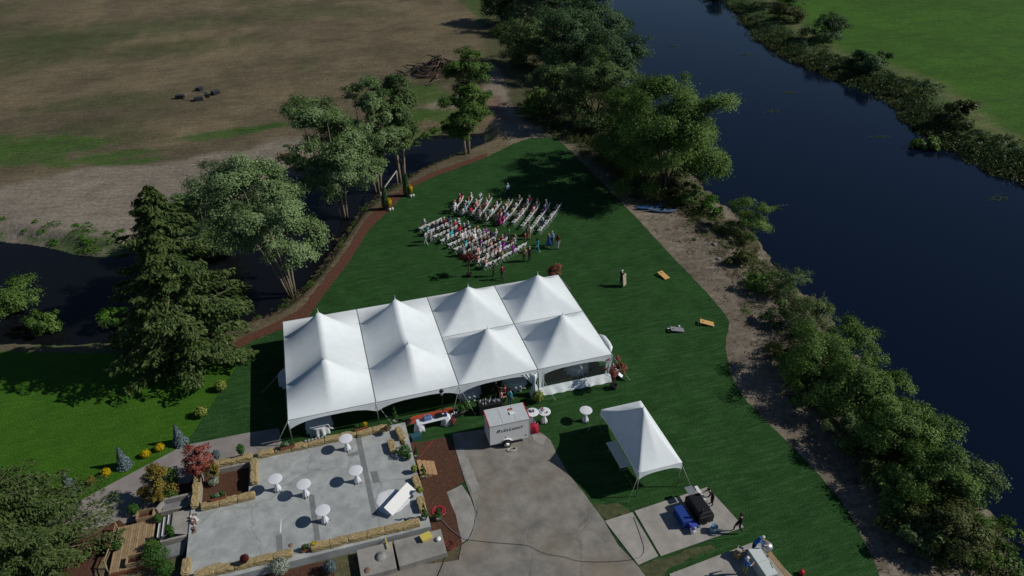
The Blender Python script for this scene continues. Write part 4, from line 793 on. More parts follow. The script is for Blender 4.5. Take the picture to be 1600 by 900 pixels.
# ------------------------------------------------------------------ ceremony arch with yellow flowers, boats, fire ring
# ------------------------------------------------------------------ people
def person_mesh(pose, name):
    """one continuous skinned body; regions: 0 skin 1 top 2 bottom 3 shoes"""
    sit = pose in ('sit', 'sit_forward'); z = -.43 if sit else 0
    J = {}; E_ = []; RG = {}
    def j(n, p, r, par=None, reg=1):
        J[n] = (Vector(p), r if isinstance(r, tuple) else (r, r)); RG[n] = reg
        if par: E_.append((par, n, reg))
    lean = (.06 if pose == 'sit' else -.13) if sit else 0
    bend = .30 if pose == 'bend' else 0
    j('pelvis', (0, 0, .95+z), (.15, .115), None, 2); j('spine', (0, -.01+bend*.3-lean*.5, 1.12+z), (.135, .10), 'pelvis'); j('chest', (0, bend*.8-lean, 1.31+z-bend*.1), (.165, .115), 'spine')
    j('collar', (0, bend*1.05-lean, 1.44+z-bend*.15), (.09, .075), 'chest'); j('neck', (0, bend*1.15+.01-lean, 1.50+z-bend*.18), .055, 'collar', 0); j('head', (0, bend*1.3+.03-lean, 1.585+z-bend*.2), (.078, .092), 'neck', 0); j('crown', (0, bend*1.35+.015-lean, 1.675+z-bend*.2), (.066, .08), 'head', 0)
    j('nose', (0, bend*1.3+.125-lean, 1.585+z-bend*.2), .014, 'head', 0)
    for s in (-1, 1):
        y0 = bend*.95-lean; zs = 1.40+z-bend*.12
        j(('sh', s), (s*.185, y0, zs), .062, 'chest')
        if sit: el, wr, pm = (s*.23, .02, 1.14+z), (s*.14, .24, 1.06+z), (s*.10, .32, 1.05+z)
        elif pose == 'bend': el, wr, pm = (s*.24, y0+.15, zs-.24), (s*.17, y0+.36, zs-.30), (s*.15, y0+.44, zs-.31)
        elif pose == 'walk': el, wr, pm = (s*.24, -.06-.08*s, 1.13), (s*.25, .05-.22*s, .90), (s*.25, .10-.25*s, .83)
        elif pose == 'carry': el, wr, pm = (s*.25, .05, 1.14), (s*.21, .30, 1.12), (s*.19, .37, 1.13)
        else: el, wr, pm = (s*.235, -.03, 1.13), (s*.25, .05, .89), (s*.25, .08, .81)
        j(('el', s), el, .045, ('sh', s)); j(('wr', s), wr, .031, ('el', s), 0); j(('pm', s), pm, (.036, .022), ('wr', s), 0)
        d = (Vector(pm)-Vector(wr)).normalized(); side = Vector((s, 0, 0)) if abs(d.x) < .9 else Vector((0, 0, 1)); fo = Vector((0, 1, 0)) if abs(d.y) < .7 else Vector((1, 0, 0))
        for k, L in enumerate((.075, .085, .08, .062)):
            o = fo*(.022-.015*k); j(('f', s, k), Vector(pm)+d*.04+o, .0095, ('pm', s), 0); j(('g', s, k), Vector(pm)+d*(.04+L*.6)+o*1.1+side*(-.008), .008, ('f', s, k), 0); j(('h', s, k), Vector(pm)+d*(.04+L)+o*1.1+side*(-.022), .007, ('g', s, k), 0)
        j(('t', s), Vector(wr).lerp(Vector(pm), .55)+fo*.035, .011, ('pm', s), 0); j(('u', s), Vector(pm)+fo*.05+d*.03, .009, ('t', s), 0)
        hx_ = s*.095
        j(('hip', s), (hx_, .01, .90+z), (.092, .095), 'pelvis', 2)
        if sit: kn, an, to = (s*.11, .43, .95+z), (s*.11, .42, .09), (s*.12, .57, .035)
        elif pose == 'walk': kn, an, to = (hx_, .08+.12*s, .51), (hx_, -.02+.24*s, .10 if s > 0 else .14), (hx_, .13+.24*s, .04 if s > 0 else .05)
        else: kn, an, to = (s*.10, .02, .50), (s*.105, -.02, .09), (s*.12, .14, .035)
        j(('kn', s), kn, .062, ('hip', s), 2); j(('an', s), an, .042, ('kn', s), 2); j(('to', s), to, (.042, .032), ('an', s), 3)
    names = list(J); ix = {n: i for i, n in enumerate(names)}
    bm = bmesh.new(); lay = bm.verts.layers.skin.verify()
    vv = []
    for n in names:
        v = bm.verts.new(J[n][0]); v[lay].radius = J[n][1]; v[lay].use_root = (n == 'pelvis'); vv.append(v)
    for a_, b_, r_ in E_: bm.edges.new((vv[ix[a_]], vv[ix[b_]]))
    me = bpy.data.meshes.new('tmp'); bm.to_mesh(me); bm.free(); o = bpy.data.objects.new('tmp', me); COL.objects.link(o)
    o.modifiers.new('s', 'SKIN').use_smooth_shade = True; o.modifiers.new('d', 'SUBSURF').levels = 1
    bpy.context.view_layer.update()
    out = bpy.data.meshes.new_from_object(o.evaluated_get(bpy.context.evaluated_depsgraph_get())); bpy.data.objects.remove(o); out.name = name
    out.materials.clear()
    for k in range(4): out.materials.append(None)
    segs = [(J[a_][0], J[b_][0], r_) for a_, b_, r_ in E_]
    mi = []
    for f in out.polygons:
        c_ = f.center; best = 9; reg = 1
        for a_, b_, r_ in segs:
            t = max(0, min(1, (c_-a_).dot(b_-a_)/max((b_-a_).length_squared, 1e-9))); dd = (c_-a_.lerp(b_, t)).length
            if r_ == 0 and t < .25 and a_.z < 1.6+z and (b_-a_).length > .15: dd += .5
            if dd < best: best = dd; reg = r_
        mi.append(reg)
    out.polygons.foreach_set('material_index', mi); out.polygons.foreach_set('use_smooth', [True]*len(mi)); out.update()
    return out, J['head'][0], J['pelvis'][0]
POSES = {k: person_mesh(k, 'person_'+k) for k in ('stand', 'walk', 'sit', 'sit_forward', 'bend', 'carry')}
HAIR = {}
for nm, prof in (('short', [(.088, -.02), (.096, .03), (.094, .08), (.07, .125), (.02, .145)]), ('long', [(.10, -.20), (.108, -.10), (.10, .0), (.10, .05), (.094, .09), (.07, .128), (.02, .148)])):
    m_ = MB().lathe(prof, n=14); m_.v = [(x, y*1.12-(.028 if z < .06 else .012), z) for x, y, z in m_.v]; HAIR[nm] = m_.mesh('hair', M['black'])
skirtp = MB().lathe([(.155, .02), (.19, -.1), (.24, -.35), (.28, -.58)], n=20, wob=lambda i, a_: 1+.05*i*math.sin(a_*7), cap=False); SKIRT = skirtp.mesh('skirt', M['cloth'])
seatsk = MB().lathe([(.16, .06), (.21, .0), (.24, -.08), (.25, -.16)], n=20, cap=False); seatsk.v = [(x*.95, y*1.25+.12, z) for x, y, z in seatsk.v]; SEATSK = seatsk.mesh('skirt', M['cloth'])
PAL = {'white': (.72, .72, .72), 'black': (.014, .014, .016), 'navy': (.015, .022, .07), 'grey': (.20, .21, .23), 'pale grey': (.42, .43, .45), 'blue': (.03, .13, .42), 'light blue': (.32, .47, .66), 'turquoise': (.05, .42, .50), 'teal': (.03, .20, .19), 'red': (.46, .02, .05), 'magenta': (.42, .02, .22), 'pink': (.60, .30, .30), 'maroon': (.16, .015, .04), 'purple': (.20, .03, .28), 'green': (.10, .50, .12), 'tan': (.42, .30, .19), 'brown': (.14, .075, .04), 'cream': (.62, .54, .38), 'denim': (.06, .10, .19), 'olive': (.16, .17, .06)}
def cm(k): return mat('cloth_'+k.replace(' ', '_'), PAL[k], .9, (12, .12), world=False)
SK = [mat('skin_%d' % i, c_, .6) for i, c_ in enumerate([(.52, .33, .24), (.45, .27, .18), (.36, .20, .13)])]
HC = {'brown': (.06, .032, .016), 'dark': (.014, .011, .010), 'blond': (.34, .22, .09), 'grey': (.33, .32, .31), 'white': (.60, .59, .57)}
def person(pose, x, y, z, rz, top, bot, hair, label, group=None, long=False, dress=False, shoes='black', sc=1.0, hat=None, ap=None):
    me, hd, pv = POSES[pose]; o = link(bpy.data.objects.new('person', me)); o.location = (x, y, z); o.rotation_euler = (0, 0, rz); o.scale = (sc, sc, sc)
    tag(o, label, 'person', group)
    for k, m_ in enumerate((SK[rnd.choice((0, 0, 0, 1))], cm(top), cm(bot) if not dress else SK[0], cm(shoes))):
        o.material_slots[k].link = 'OBJECT'; o.material_slots[k].material = m_
    h = link(bpy.data.objects.new('cap' if hat else 'hair', HAIR['long' if long else 'short']), o); h.location = hd; h.material_slots[0].link = 'OBJECT'
    h.material_slots[0].material = cm(hat) if hat else mat('hair_'+hair, HC[hair], .7)
    if dress:
        s_ = link(bpy.data.objects.new('skirt', SEATSK if pose[:3] == 'sit' else SKIRT), o); s_.location = pv; s_.material_slots[0].link = 'OBJECT'; s_.material_slots[0].material = cm(top)
    return o
# ------------------------------------------------------------------ ceremony chairs
cb = MB(); ch_seat = MB().box((0, .02, .44), (.36, .38, .03)).mesh('seat', M['plastic'])
q = MB(); Mx = Matrix.Rotation(R(10), 4, 'X')
q.box((0, -.225, .72), (.38, .022, .11), M4=Mx); q.box((0, -.21, .59), (.36, .018, .05), M4=Mx); ch_back = q.mesh('backrest', M['plastic'])
def frame(s):
    q = MB(); q.tube([(s*.185, -.235, .77), (s*.185, -.17, .44), (s*.185, .22, 0)], .015, 6); q.tube([(s*.17, .17, .44), (s*.17, -.24, 0)], .015, 6); return q.mesh('leg_frame', M['plastic'])
ch_l, ch_r = frame(-1), frame(1)
def chair(x, y, rz, label, group):
    t = thing('folding_chair', label, 'chair', (x, y, .002), rz, group)
    for nm, me in (('seat', ch_seat), ('backrest', ch_back), ('leg_frame', ch_l), ('leg_frame', ch_r)): link(bpy.data.objects.new(nm, me), t)
    return t
def cz(x, y): return (620+x/5.293, 270+y/5.293)
rowsA = [((485, 300), (562, 190)), ((560, 325), (635, 195)), ((635, 325), (720, 202)), ((690, 360), (795, 204)), ((755, 380), (875, 238)), ((850, 365), (970, 218)), ((895, 400), (1050, 208)), ((985, 405), (1130, 218)), ((1060, 430), (1200, 240)), ((1115, 470), (1280, 244)), ((1200, 470), (1368, 249))]
nB = 10; rowsB = []
for k in range(nB):
    t = k/(nB-1); rowsB.append(((195+(735-195)*t, 455+(768-455)*t), (385+(1085-385)*t, 374+(580-374)*t)))
ARCH = g(622, 315)
tops = ['white', 'white', 'black', 'navy', 'grey', 'pale grey', 'pale grey', 'light blue', 'black', 'brown', 'tan', 'pink', 'cream', 'navy', 'denim', 'white', 'black', 'maroon', 'purple', 'olive', 'grey', 'red', 'turquoise']
occA = [.9, .9, .85, .85, .85, .85, .75, .65, .6, .2, .25]; occB = [.2, .8, .95, .95, .95, .95, .92, .85, .5, .2]
def do_block(rows, occ, where, empties, seatedg):
    for ri, (a_, b_) in enumerate(rows):
        A = g(*cz(*a_), .7); B_ = g(*cz(*b_), .7); d = Vector((B_.x-A.x, B_.y-A.y)); n_ = max(2, round(d.length/.57)); d.normalize()
        f = Vector((-d.y, d.x)); mid = (A+B_)/2
        if f.dot(Vector((ARCH.x-mid.x, ARCH.y-mid.y))) < 0: f = -f
        rz = math.atan2(-f.x, f.y)
        for k in range(n_):
            t = (k+.5)/n_; x = A.x+(B_.x-A.x)*t+f.x*.24; y = A.y+(B_.y-A.y)*t+f.y*.24
            bow = .12*(2*t-1)**2; x += f.x*bow; y += f.y*bow
            full = rnd.random() < occ[ri]*(1 if where != 'B' else (.5 if t < .22 else 1.2))
            r2 = rz+rnd.uniform(-.1, .1); x += rnd.uniform(-.05, .05); y += rnd.uniform(-.05, .05)
            chair(x, y, r2, ('occupied' if full else 'empty')+' white folding chair, '+ORD[k if where == 'A' else n_-1-k]+' from the aisle, '+ORD[ri]+' row from the arch, '+empties, 'white folding chairs in the '+empties)
            if full:
                tp = rnd.choice(tops); lg = rnd.random() < .5; hr = rnd.choice(['brown', 'brown', 'dark', 'blond', 'grey', 'white']); dr = lg and rnd.random() < .55; bt_ = rnd.choice(['black', 'navy', 'grey', 'tan', 'denim'])
                lab = 'seated guest in '+tp+(' dress, ' if dr else ' top, '+bt_+' trousers, ')+('long ' if lg else 'short ')+hr+' hair, '+empties
                person(rnd.choice(('sit', 'sit', 'sit_forward')), x-f.x*.03, y-f.y*.03, .005, r2+rnd.uniform(-.3, .3), tp, bt_, hr, lab, seatedg, lg, dr, sc=rnd.uniform(.99, 1.10))
do_block(rowsA, occA, 'A', 'tree-side block', 'guests seated beside the tree shadow')
do_block(rowsB, occB, 'B', 'tent-side block', 'guests seated nearer the big tent')
# standing and walking guests
def stand(px, top, bot, hair, label, pose='stand', face=None, **k):
    p = g(*px); rz = rnd.uniform(-3, 3) if face is None else R(face)
    return person(pose, p.x, p.y, k.pop('z', .006), rz, top, bot, hair, label, **k)
stand(cz(243, 600), 'pale grey', 'pale grey', 'brown', 'person in pale grey suit walking at the outer end of the chairs', 'walk', 60, shoes='brown')
stand(cz(287, 570), 'pale grey', 'pale grey', 'dark', 'person in pale grey suit beside another one, close to the empty chairs', 'stand', 40)
stand(cz(918, 195), 'light blue', 'navy', 'grey', 'person in light blue shirt standing behind the upper chair rows', 'stand', 30)
stand(cz(852, 438), 'magenta', 'magenta', 'brown', 'person in magenta dress standing at the aisle end', dress=True, long=True, face=100)
stand(cz(1163, 660), 'turquoise', 'turquoise', 'dark', 'person in turquoise outfit walking away from the chairs', 'walk', 100, long=True, shoes='white')
stand(cz(1254, 622), 'blue', 'blue', 'blond', 'person in blue dress at the edge of the chairs', dress=True, long=True, face=100)
stand(cz(1283, 600), 'light blue', 'navy', 'grey', 'person in light blue shirt and dark trousers beside the blue dress', face=120)
stand(cz(1328, 630), 'maroon', 'white', 'brown', 'person in maroon top and white trousers beyond the last chair row', face=150, long=True)
stand(cz(925, 560), 'green', 'black', 'brown', 'person in bright green top at the aisle', face=90, long=True)
stand(cz(1055, 740), 'tan', 'brown', 'blond', 'person in tan clothes standing near the big tent', face=-20, long=True)
stand(cz(1098, 730), 'black', 'black', 'grey', 'person in dark suit standing near the big tent', face=30)
stand(cz(800, 858), 'black', 'black', 'dark', 'person in black standing between chairs and tent peak', face=60)
stand(cz(872, 885), 'maroon', 'black', 'dark', 'person in maroon shirt and black trousers at the tent edge', 'walk', face=20)
stand(cz(1085, 520), 'teal', 'teal', 'brown', 'person in teal dress standing in the upper aisle', dress=True, long=True, face=70)
stand(cz(1095, 550), 'cream', 'tan', 'blond', 'person in cream top at the end of the aisle', face=120)
stand(cz(1060, 605), 'red', 'black', 'brown', 'person in red top by the end of the last chair row', face=80)
# crew at the bar
for px, tp, bt_, hr, lb, po in [((797, 634), 'turquoise', 'denim', 'dark', 'person in turquoise shirt standing at the bar by the trailer', 'stand'), ((789, 628), 'maroon', 'black', 'brown', 'person in maroon top beside the bar table', 'carry'), ((776, 621), 'black', 'black', 'white', 'white-haired person in black under the tent at the bar', 'stand'), ((783, 636), 'pink', 'black', 'brown', 'person in pink top between bar table and trailer', 'carry')]:
    stand(px, tp, bt_, hr, lb, po, rnd.uniform(-90, 90))
# lawn games player and cooks
stand((970, 446), 'black', 'black', 'dark', 'person in black with white cap carrying a beige game board', 'carry', -70, hat='white')
pc = g(974.5, 447); cbd = thing('carried_board', 'beige cornhole board carried upright by a person on the lawn', 'game board', (pc.x, pc.y-.05, .12), R(38)); MB().box((0, 0, .62), (.58, .04, 1.2), M4=Matrix.Rotation(R(-8), 4, 'X')).build('board_top', M['beigeboard'], cbd, .004); MB().lathe([(.075, 0), (.075, .004)], n=16).build('hole_ring', M['black'], cbd).matrix_local = Matrix.Translation((.0, .105, .95)) @ Matrix.Rotation(R(82), 4, 'X'); MB().box((0, -.02, .5), (.3, .012, .14)).build('print_band', M['cardboard'], cbd)
stand((1111, 790), 'black', 'black', 'dark', 'person in black standing at the grill', 'bend', 80, z=.049)
stand((1152, 832), 'black', 'black', 'dark', 'person in black walking at the corner of the grill pad', 'walk', 70, z=.049, shoes='white')
stand((1174, 866), 'blue', 'navy', 'dark', 'person in blue shirt and white cap at the head of the steam table', 'bend', -110, hat='white', z=.049)
stand((1160, 900), 'blue', 'olive', 'dark', 'person in blue shirt and white cap at the side of the steam table', 'carry', -80, hat='white', z=.049)
# ------------------------------------------------------------------ plants
def leaves(name, Cn, Nn, size, m, parent, tint, aspect=.55, fold=.18, along=None):
    """leaf-shaped faces: centres, normals, sizes"""
    n = len(Cn); Nn = Nn/np.maximum(np.linalg.norm(Nn, axis=1, keepdims=True), 1e-6)
    t = RN.normal(size=(n, 3)) if along is None else along+RN.normal(size=(n, 3))*.35
    t -= (t*Nn).sum(1, keepdims=True)*Nn; t /= np.maximum(np.linalg.norm(t, axis=1, keepdims=True), 1e-6); b = np.cross(Nn, t)
    s = np.asarray(size).reshape(-1, 1); V = np.empty((n, 4, 3))
    V[:, 0] = Cn-t*s*.5; V[:, 1] = Cn+b*s*aspect*.5+Nn*s*fold; V[:, 2] = Cn+t*s*.5; V[:, 3] = Cn-b*s*aspect*.5+Nn*s*fold
    F_ = np.arange(n*4).reshape(n, 4)
    return np_mesh(name, V.reshape(-1, 3), F_, m, parent, np.repeat(np.clip(tint, 0, 1), 4))
def limbs(stems, name, m, parent, n=6):
    b = MB()
    for pts, r in stems: b.tube(pts, r, n)
    return b.build(name, m, parent)
def crown_pts(nc, nl, h, w, lo, top=.12, seed=0, shell=.55, cr=.17, squash=.8, lean=(0, 0), lobes=3):
    """leaf positions: boughs fill an uneven envelope, clumps sit on the boughs, leaves scatter round the clumps"""
    q = np.random.default_rng(seed)
    nb_ = max(9, int(nc/5.5)); th = np.arange(nb_)*2.399+q.uniform(-.7, .7, nb_); zz = (np.arange(nb_)+q.random(nb_))/nb_; q.shuffle(zz)
    prof = np.where(zz > .42, np.sqrt(np.clip(1-((zz-.42)/.64)**2, .03, 1)), np.sqrt(np.clip(1-((zz-.42)/.66)**2, .03, 1)))
    rr = w/2*prof*np.where(q.random(nb_) < .75, q.uniform(.5, .86, nb_), q.uniform(.05, .5, nb_))
    B_ = np.stack([rr*np.cos(th)+lean[0]*zz, rr*np.sin(th)+lean[1]*zz, h*(lo+(.92-lo)*zz)], -1); br = w*q.uniform(.14, .25, nb_)*(.65+.35*prof)
    kb = q.choice(nb_, nc, p=br**2/np.sum(br**2)); e = q.normal(size=(nc, 3)); e /= np.linalg.norm(e, axis=1, keepdims=True); e[:, 2] = np.where(e[:, 2] < -.3, -e[:, 2]*.6, e[:, 2])
    c = B_[kb]+e*br[kb][:, None]*q.uniform(.5, 1.1, nc)[:, None]*np.array([1, 1, .85]); rad = w*cr*.50*q.uniform(.55, 1.5, nc)
    k = q.choice(nc, nl, p=rad**2/np.sum(rad**2)); d = q.normal(size=(nl, 3)); d /= np.linalg.norm(d, axis=1, keepdims=True)
    d[:, 2] = np.where(d[:, 2] < -.45, -d[:, 2], d[:, 2]); ra = rad[k]*q.uniform(.25, 1.1, nl)
    P_ = c[k]+d*ra[:, None]*np.array([1.1, 1.1, squash])+q.normal(size=(nl, 3))*(rad[k]*.16)[:, None]
    d = d*.55+e[k]*.65; ct = (q.uniform(-.14, .14, nb_)[kb]+q.uniform(-.16, .16, nc))[k]
    return P_, d, ct, c, q
def tree(name, label, x, y, h, w, nl, ls, m, bark, nc=70, lo=.22, stems=1, spread=.5, lean=(0, 0), seed=1, group=None, cat='tree', cr=.17, shell=.6, trunk=.018, squash=.8, tintb=0., z=None, aspect=.55, branches=16):
    zb = gz(x, y) if z is None else z
    if ls > .2 and h > 2.5: nl = int(nl*1.95); ls *= .76; nc = int(nc*2.2)
    if h < 3.2 and cat == 'tree': nc = int(nc*3); cr *= 1.15; nl = int(nl*1.5)
    t = thing(name, label, cat, (x, y, zb), 0, group)
    P_, d, ct, c, q = crown_pts(nc, nl, h, w, lo, seed=seed, cr=cr, shell=shell, squash=squash, lean=lean)
    ow = P_-np.array([0, 0, h*.45]); ow /= np.linalg.norm(ow, axis=1, keepdims=True)+1e-6; Nn = d*.75+ow*.55+np.array([0, 0, .25])+q.normal(size=(nl, 3))*.36
    leaves('crown', P_, Nn, ls*q.uniform(.6, 1.35, nl), m, t, .42+tintb+ct*.8+q.normal(size=nl)*.17, aspect)
    S_ = []; r0_ = max(.02, h*trunk/math.sqrt(stems))
    for k in range(stems):
        a_ = 6.28*k/stems+q.uniform(-.4, .4); bx, by = (.02*h*math.cos(a_), .02*h*math.sin(a_)) if stems > 1 else (0, 0)
        ex, ey = spread*w*.3*math.cos(a_)*(stems > 1)+lean[0]*.6, spread*w*.3*math.sin(a_)*(stems > 1)+lean[1]*.6
        pts = [(bx, by, -.25), (bx+ex*.12, by+ey*.12, h*.14), (bx+ex*.4+q.uniform(-.1, .1), by+ey*.4, h*.36), (bx+ex*.75, by+ey*.75+q.uniform(-.1, .1), h*.6), (bx+ex, by+ey, h*.86)]
        S_.append((pts, [r0_*1.25, r0_, r0_*.75, r0_*.5, r0_*.12]))
    for k in range(branches):
        s0 = S_[k % stems][0]; j_ = 2+int(k % 2); a0 = Vector(s0[j_-1]).lerp(Vector(s0[j_]), q.random()); e = Vector(c[q.integers(nc)])
        if e.z < a0.z: e.z = a0.z+.3
        S_.append(([a0, a0.lerp(e, .5)+Vector((0, 0, .04*h)), e], [r0_*.42, r0_*.25, r0_*.06]))
    limbs(S_, 'trunk', bark, t); return t
def conifer(name, label, x, y, h, w, nb, m, bark, seed=1, ls=.5, per=60, lo=.06, droop=.35, top=.85, group=None, cat='tree', z=None, twist=0., dead=12, lean=(0, 0)):
    zb = gz(x, y) if z is None else z; t = thing(name, label, cat, (x, y, zb), 0, group); q = np.random.default_rng(seed)
    S_ = [([(0, 0, -.25), (lean[0]*.2, lean[1]*.2, h*.3), (lean[0]*.6, lean[1]*.6, h*.65), (lean[0], lean[1], h)], [h*.022, h*.017, h*.009, .015])]; Ps = []; Ns = []; Al = []; Tt = []
    for b in range(nb):
        zz = lo+(.985-lo)*((b+q.random())/nb); a_ = b*2.399+q.uniform(-.4, .4)
        L = w/2*max(.05, (1-zz)**top)*q.uniform(.45, 1.25)*(1 if zz > .16 else .55+2.8*zz); d = np.array([math.cos(a_), math.sin(a_), 0])
        n_ = max(6, int(per*(.25+L/(w/2)))); s = q.random(n_)**.75*.98+.04
        base = np.array([lean[0]*zz, lean[1]*zz, zz*h])
        def curve(s): return base+d*L*s[:, None]+np.array([0, 0, 1.])*(L*(.22*s-droop*s**2+.16*s**4))[:, None]
        pc_ = curve(s); side = np.cross(d, [0, 0, 1.]); off_ = (q.uniform(-1, 1, n_)*(.10+.26*L*(1-.65*s)))
        Pp = pc_+side*off_[:, None]+np.array([0, 0, 1.])*(-.30*np.abs(off_)-q.random(n_)*.18*min(1, L))[:, None]
        Ps.append(Pp); Ns.append(np.array([0, 0, 1.])*.7+d*.45+q.normal(size=(n_, 3))*.45); Al.append(np.tile(d*.7-np.array([0, 0, .5]), (n_, 1))+side*np.sign(off_)[:, None]*.7); Tt.append(.28+.30*s+q.normal(size=n_)*.13+q.uniform(-.12, .12))
        cs = curve(np.array([0., .35, .7, .95])); S_.append(([Vector(v) for v in cs], [.012*L+.008, .008*L+.006, .006, .003]))
    P_ = np.concatenate(Ps); nl = len(P_)
    leaves('crown', P_, np.concatenate(Ns), ls*q.uniform(.55, 1.3, nl), m, t, np.concatenate(Tt), .42, .1, np.concatenate(Al))
    limbs(S_, 'trunk', bark, t, 5); return t
# trees along the pond
A_ = lambda px, py, z=-.5: g2(px, py, z)
PG = 'broad trees beside the pond'
x, y = A_(458, 452); tree('poplar_tree', 'broad multi-stemmed pale green tree nearest the big tent, at the pond edge', x-.2, y, 14.6, 9.6, 34000, .27, L_['poplar'], M['palebark'], 100, .34, 6, .8, (-2.6, .6), 3, cr=.15, tintb=.08)
x, y = A_(538, 332); tree('poplar_tree', 'tall multi-stemmed pale green tree by the pond, left of the flower urns', x-.1, y, 15.0, 9.2, 29000, .29, L_['poplar'], M['palebark'], 115, .24, 5, .8, (-1.6, .3), 5, cr=.15)
x, y = A_(590, 292); tree('poplar_tree', 'slim multi-stemmed tree just behind the flower urns', x, y, 14.4, 7.6, 22000, .30, L_['poplar'], M['palebark'], 105, .25, 4, .7, (.6, .5), 7, cr=.15, tintb=-.06)
x, y = A_(628, 276); tree('poplar_tree', 'narrow tall tree with thin airy crown above the flower urns', x, y, 14.6, 5.6, 13000, .30, L_['willow'], M['palebark'], 85, .28, 2, .4, (.6, 0), 9, cr=.15, tintb=-.1)
x, y = A_(730, 246); tree('alder_tree', 'narrow two-trunked tree standing alone at the end of the pond', x, y, 14.4, 6.2, 18000, .30, L_['alder'], M['palebark'], 100, .20, 2, .3, (0, 0), 11, cr=.17, tintb=-.06)
x, y = A_(330, 392); tree('poplar_tree', 'lower bushy pale tree behind the broad multi-stemmed one', x, y, 9.0, 7.0, 15000, .29, L_['poplar'], M['palebark'], 60, .1, 4, .7, (0, 0), 13, cr=.17, tintb=-.05)
# conifers on the left
conifer('cedar_tree', 'large ragged dark green conifer between the pond and the garden lawn', -7.7, 12.2, 15.8, 12.6, 230, L_['spruce'], M['palebark'], 3, .40, 210, .05, .42, .62, lean=(.9, .2))
conifer('cedar_tree', 'dark conifer standing right beside the wooden deck', -15.2, -5.6, 7.4, 10.4, 150, L_['spruce'], M['palebark'], 4, .22, 420, .10, .30, .5)
conifer('cedar_tree', 'low dark conifer behind the deck conifer, away from the path', -18.6, -2.2, 6.0, 8.0, 110, L_['spruce'], M['palebark'], 6, .24, 320, .08, .32, .55)
for i, (px, py, h, wv, tb, lb) in enumerate([(28, 478, 2.6, 5.0, -.05, 'yellow-green bush hanging over the pond at the field end'), (70, 512, 1.5, 3.0, -.1, 'small bush beside the yellow-green one over the pond'), (180, 505, 1.6, 3.0, .1, 'bright green low bush on the pond shore below the big conifer'), (205, 545, 1.3, 3.0, .05, 'low fern-like bush in the shade of the big conifer')]):
    x, y = A_(px, py, -.8); tree('pond_bush', lb, x, y, h, wv, 3800, .25, L_['alder'] if i != 2 else L_['greenweed'], M['bark'], 30, .02, 3, .7, (0, 0), 20+i, cat='bush', cr=.2, tintb=tb, branches=6, z=max(gz(x, y), -1.15))
# grove along the river
for i, (px, py, h, wv, nl, ls, mk, tb, lb) in enumerate([
    (1036, 302, 12.6, 13.6, 50000, .30, 'alder', .05, 'huge spreading green tree overhanging the river by the lawn corner'),
    (975, 262, 9.6, 10.0, 14000, .32, 'alder', -.02, 'rounded green tree between the huge river tree and the path'),
    (925, 205, 10.0, 10.5, 13000, .36, 'willow', -.06, 'dusky willow-like tree behind the dirt path'),
    (870, 180, 7.2, 8.0, 9000, .36, 'willow', .0, 'shorter grey-green willow near the dirt path'),
    (838, 192, 4.6, 4.2, 4500, .28, 'alder', .05, 'small bright bushy tree at the bend of the dirt path'),
    (955, 135, 8.8, 13.0, 12000, .42, 'dark', .05, 'dark rounded tree on the river bank behind the willows'),
    (885, 120, 11.0, 14.5, 14000, .42, 'dark', .08, 'tall dark tree in the middle of the grove'),
    (820, 105, 8.0, 11.0, 9000, .42, 'willow', -.12, 'bushy grey tree at the field edge of the grove'),
    (930, 62, 10.5, 15.0, 12000, .46, 'dark', .06, 'broad dark tree on the river bend'),
    (845, 52, 10.5, 15.0, 12000, .46, 'dark', .0, 'broad dark tree behind the brush pile'),
    (785, 40, 8.5, 11.0, 8000, .46, 'dark', -.04, 'dark tree at the field corner of the grove'),
    (885, 5, 11.0, 16.0, 11000, .5, 'dark', .03, 'dark tree at the far end of the grove by the river'),
    (800, -10, 10.0, 14.0, 9000, .5, 'alder', -.1, 'green tree at the far end of the grove by the field')]):
    x, y = A_(px, py); tree('bank_tree', lb, x, y, h, wv, nl, ls, L_[mk], M['bark'], 80, .08, 3, .7, (0, 0), 40+i, 'trees of the river grove', cr=.15, shell=.7, tintb=tb)
